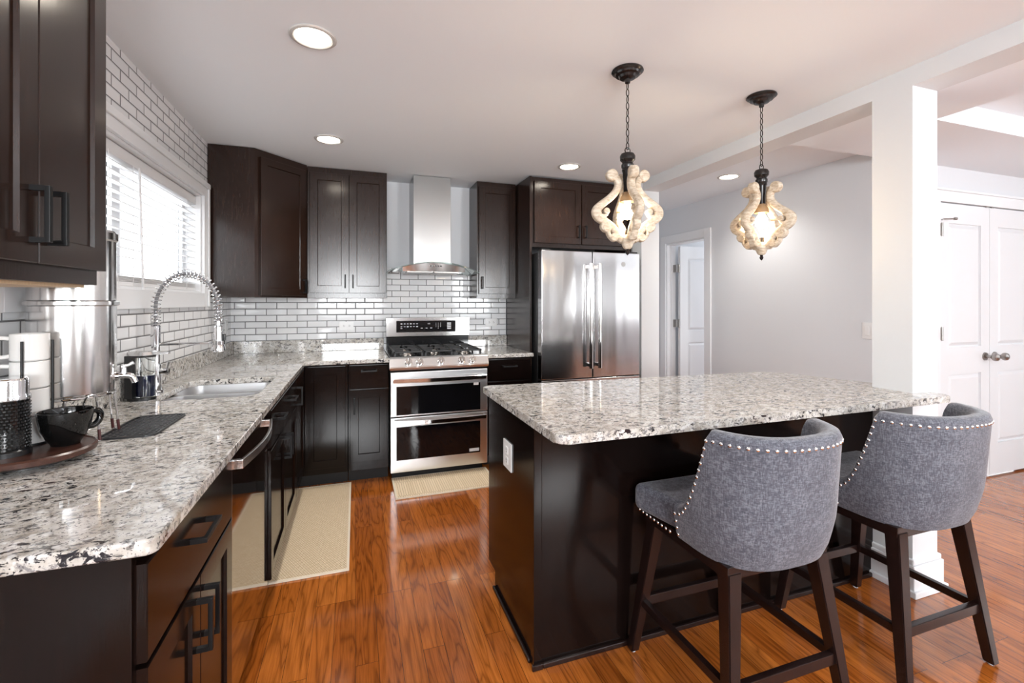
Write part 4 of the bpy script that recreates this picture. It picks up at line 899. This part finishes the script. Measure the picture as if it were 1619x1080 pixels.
# ------------------------------------------------------------------ floor mats
t = build('floor_mat', MB().box(-0.485, 2.445, 0, -0.032, 3.62, 0.008, 0.003), M['mat_sink'], loc=(-0.25, 3.0, 0)); tag(t, 'long beige woven floor mat in front of the sink cabinet', 'mat', 'beige kitchen mats')
build('border', MB().cells([-0.487, -0.475, -0.042, -0.030], [2.443, 2.455, 3.610, 3.622], lambda i, j: not (i == 1 and j == 1), 0.001, 0.0095), M['mat_edge'], t, smooth=False)
t = build('floor_mat', MB().box(0.262, 3.215, 0, 1.0, 3.60, 0.008, 0.003), M['mat_range'], loc=(0.63, 3.4, 0)); tag(t, 'beige ribbed floor mat in front of the gas range', 'mat', 'beige kitchen mats')
build('border', MB().cells([0.260, 0.274, 0.988, 1.002], [3.213, 3.222, 3.593, 3.602], lambda i, j: not (i == 1 and j == 1), 0.001, 0.0095), M['mat_edge'], t, smooth=False)

# ------------------------------------------------------------------ bar stools
def make_stool(ox, oy, label):
    o = V(ox, oy, 0)
    t = thing('bar_stool', label, 'bar stool', o, 'grey upholstered bar stools')
    w0, rear, fwd = 0.243, -0.285, 0.005; zb, zt = 0.552, 0.957
    def plan(s):
        """s in [0,1] from the left front edge round the back to the right front edge"""
        q = 0.12
        if s < q: return (-1.0, fwd + (-0.06-fwd)*s/q, 0.0)
        if s > 1-q: return (1.0, fwd + (-0.06-fwd)*(1-s)/q, 0.0)
        a = PI + PI*(s-q)/(1-2*q); cx, sx_ = math.cos(a), math.sin(a); e = 2/2.7
        return (math.copysign(abs(cx)**e, cx), -0.06 + (rear+0.06)*abs(sx_)**e, abs(sx_))
    def top(s):
        _, y, _ = plan(s); k = min(1, max(0, (fwd-y)/0.150)); k = k**2.2
        return 0.668 + (zt-0.668)*min(1, k)
    def outer(s, z, inset=0.0):
        x, y, b = plan(s); h = (z-zb)/(zt-zb)
        taper = 0.90 + 0.10*min(1, h/0.35)**0.6 + 0.012*h if h >= 0 else 0.88
        px_ = x*(w0*taper-inset); py_ = y*(taper if y < -0.06 else 1) - 0.035*max(h, 0)*b*b
        if y < -0.06: py_ += inset*b**0.8
        return o + V(px_, py_, z)
    nS = 72; mb = MB(); rows = []
    for i in range(nS+1):
        s = i/nS; tz = top(s); th = 0.055
        pr = [outer(s, zb+(tz-0.02-zb)*k/9) for k in range(10)]
        pr += [outer(s, tz-0.006, 0.006), outer(s, tz, 0.018), outer(s, tz, th-0.018), outer(s, tz-0.006, th-0.006)]
        pr += [outer(s, zb+(tz-0.02-zb)*k/5, th) for k in range(5, -1, -1)]
        rows.append([mb.bm.verts.new(p) for p in pr])
    for A, B in zip(rows, rows[1:]):
        for k in range(len(A)-1): mb.bm.faces.new((A[k], A[k+1], B[k+1], B[k]))
    mb.bm.faces.new(rows[0][::-1]); mb.bm.faces.new(rows[-1])
    for A, B in zip(rows, rows[1:]): mb.bm.faces.new((A[0], B[0], B[-1], A[-1]))
    build('backrest', mb, M['fabric'], t, ang=60)
    mb = MB(); mb.box(ox-0.240, oy-0.200, 0.556, ox+0.240, oy+0.243, 0.655, 0.026, 5)
    for v in mb.bm.verts:
        if v.co.z > 0.65: v.co.z += 0.012*(1-((v.co.x-ox)/0.24)**2)*(1-((v.co.y-oy)/0.245)**2)
        dy = v.co.y-oy
        if dy < 0: v.co.x = ox + (v.co.x-ox)*(0.62 + 0.30*(1-abs(dy)/0.20))
    build('seat', mb, M['fabric'], t, ang=60)
    # piping along the shell edge
    # nailheads
    nm = None
    def nail(p, nrm):
        nonlocal nm
        if nm is None:
            m = MB().lathe([(0.0062, 0), (0.0058, 0.002), (0.0038, 0.0038), (0, 0.0045)], (0, 0, 0), 10)
            me = bpy.data.meshes.new('nailhead'); m.bm.normal_update(); bmesh.ops.recalc_face_normals(m.bm, faces=m.bm.faces[:]); m.bm.faces.ensure_lookup_table()
            for f in m.bm.faces: f.smooth = True
            m.bm.to_mesh(me); m.bm.free(); me.materials.append(M['chrome']); nm = me
        ob = bpy.data.objects.new('nailhead', nm); C.objects.link(ob); ob.parent = t; ob.location = p - o
        ob.rotation_mode = 'QUATERNION'; ob.rotation_quaternion = V(0, 0, 1).rotation_difference(nrm.normalized()); ob.rotation_mode = 'XYZ'
    def nrm_at(s, z):
        e = 0.004; a = outer(min(1, s+e), z)-outer(max(0, s-e), z); return a.cross(V(0, 0, 1))
    acc = 1.0; last = None
    for i in range(0, 1501):
        s = 0.008+0.984*i/1500; z = top(s)-0.030; p = outer(s, z)
        if last is not None: acc += (p-last).length
        last = p
        if acc >= 0.0245: nail(p, nrm_at(s, z)); acc = 0
    for z in (0.566, 0.590, 0.613):
        for s in (0.012, 0.988): nail(outer(s, z), V(-1 if s < 0.5 else 1, 0, 0))
    for k in range(9):
        for sgn in (-1, 1): nail(V(ox+sgn*0.240, oy+0.022+0.022*k, 0.567+0.0), V(sgn, 0, 0)) if k < 9 else None
    for k in range(17): nail(V(ox-0.2+0.025*k, oy+0.243, 0.588), V(0, 1, 0)) if k % 1 == 0 else None
    SW = M['stool_wood']
    mb = MB(); mb.box(ox-0.205, oy-0.200, 0.515, ox+0.205, oy+0.215, 0.5555, 0.004)
    build('seat_frame', mb, SW, t)
    tops = {}
    for sx_ in (-1, 1):
        for sy_ in (-1, 1):
            tp = V(ox+sx_*0.178, oy+sy_*0.178, 0.535); bt = V(ox+sx_*0.238, oy+sy_*0.245, 0.006); tops[(sx_, sy_)] = (tp, bt)
            q = lambda c, h: [c+V(-h, -h, 0), c+V(h, -h, 0), c+V(h, h, 0), c+V(-h, h, 0)]
            m = MB().hull(q(bt, 0.017), q(tp, 0.025)); bmesh.ops.bevel(m.bm, geom=m.bm.edges[:], offset=0.003, segments=2, affect='EDGES')
            lg = build('leg', m, SW, t)
            build('glide', MB().cyl((bt.x, bt.y, 0), (bt.x, bt.y, 0.007), 0.010, seg=14), M['plastic_white'], lg)
    def at_(k, z): a, b = tops[k]; return b.lerp(a, (z-b.z)/(a.z-b.z))
    for k0, k1, z, h in (((-1, -1), (1, -1), 0.205, 0.036), ((-1, 1), (1, 1), 0.205, 0.036), ((-1, -1), (-1, 1), 0.205, 0.030), ((1, -1), (1, 1), 0.205, 0.030)):
        a, b = at_(k0, z), at_(k1, z); d = (b-a).normalized(); s_ = V(0, 0, 1).cross(d)
        build('stretcher', MB().obox(a, d, s_, V(0, 0, 1), 0.012, (b-a).length-0.012, -0.011, 0.011, -h/2, h/2, 0.003), SW, t)
    return t
s1 = make_stool(1.257, 1.285, 'grey nail-studded bar stool nearer the camera at the island, left of the pair')
s2 = dup(s1, (0.752, 0, 0), 'grey nail-studded bar stool beside the white column, right of the pair')
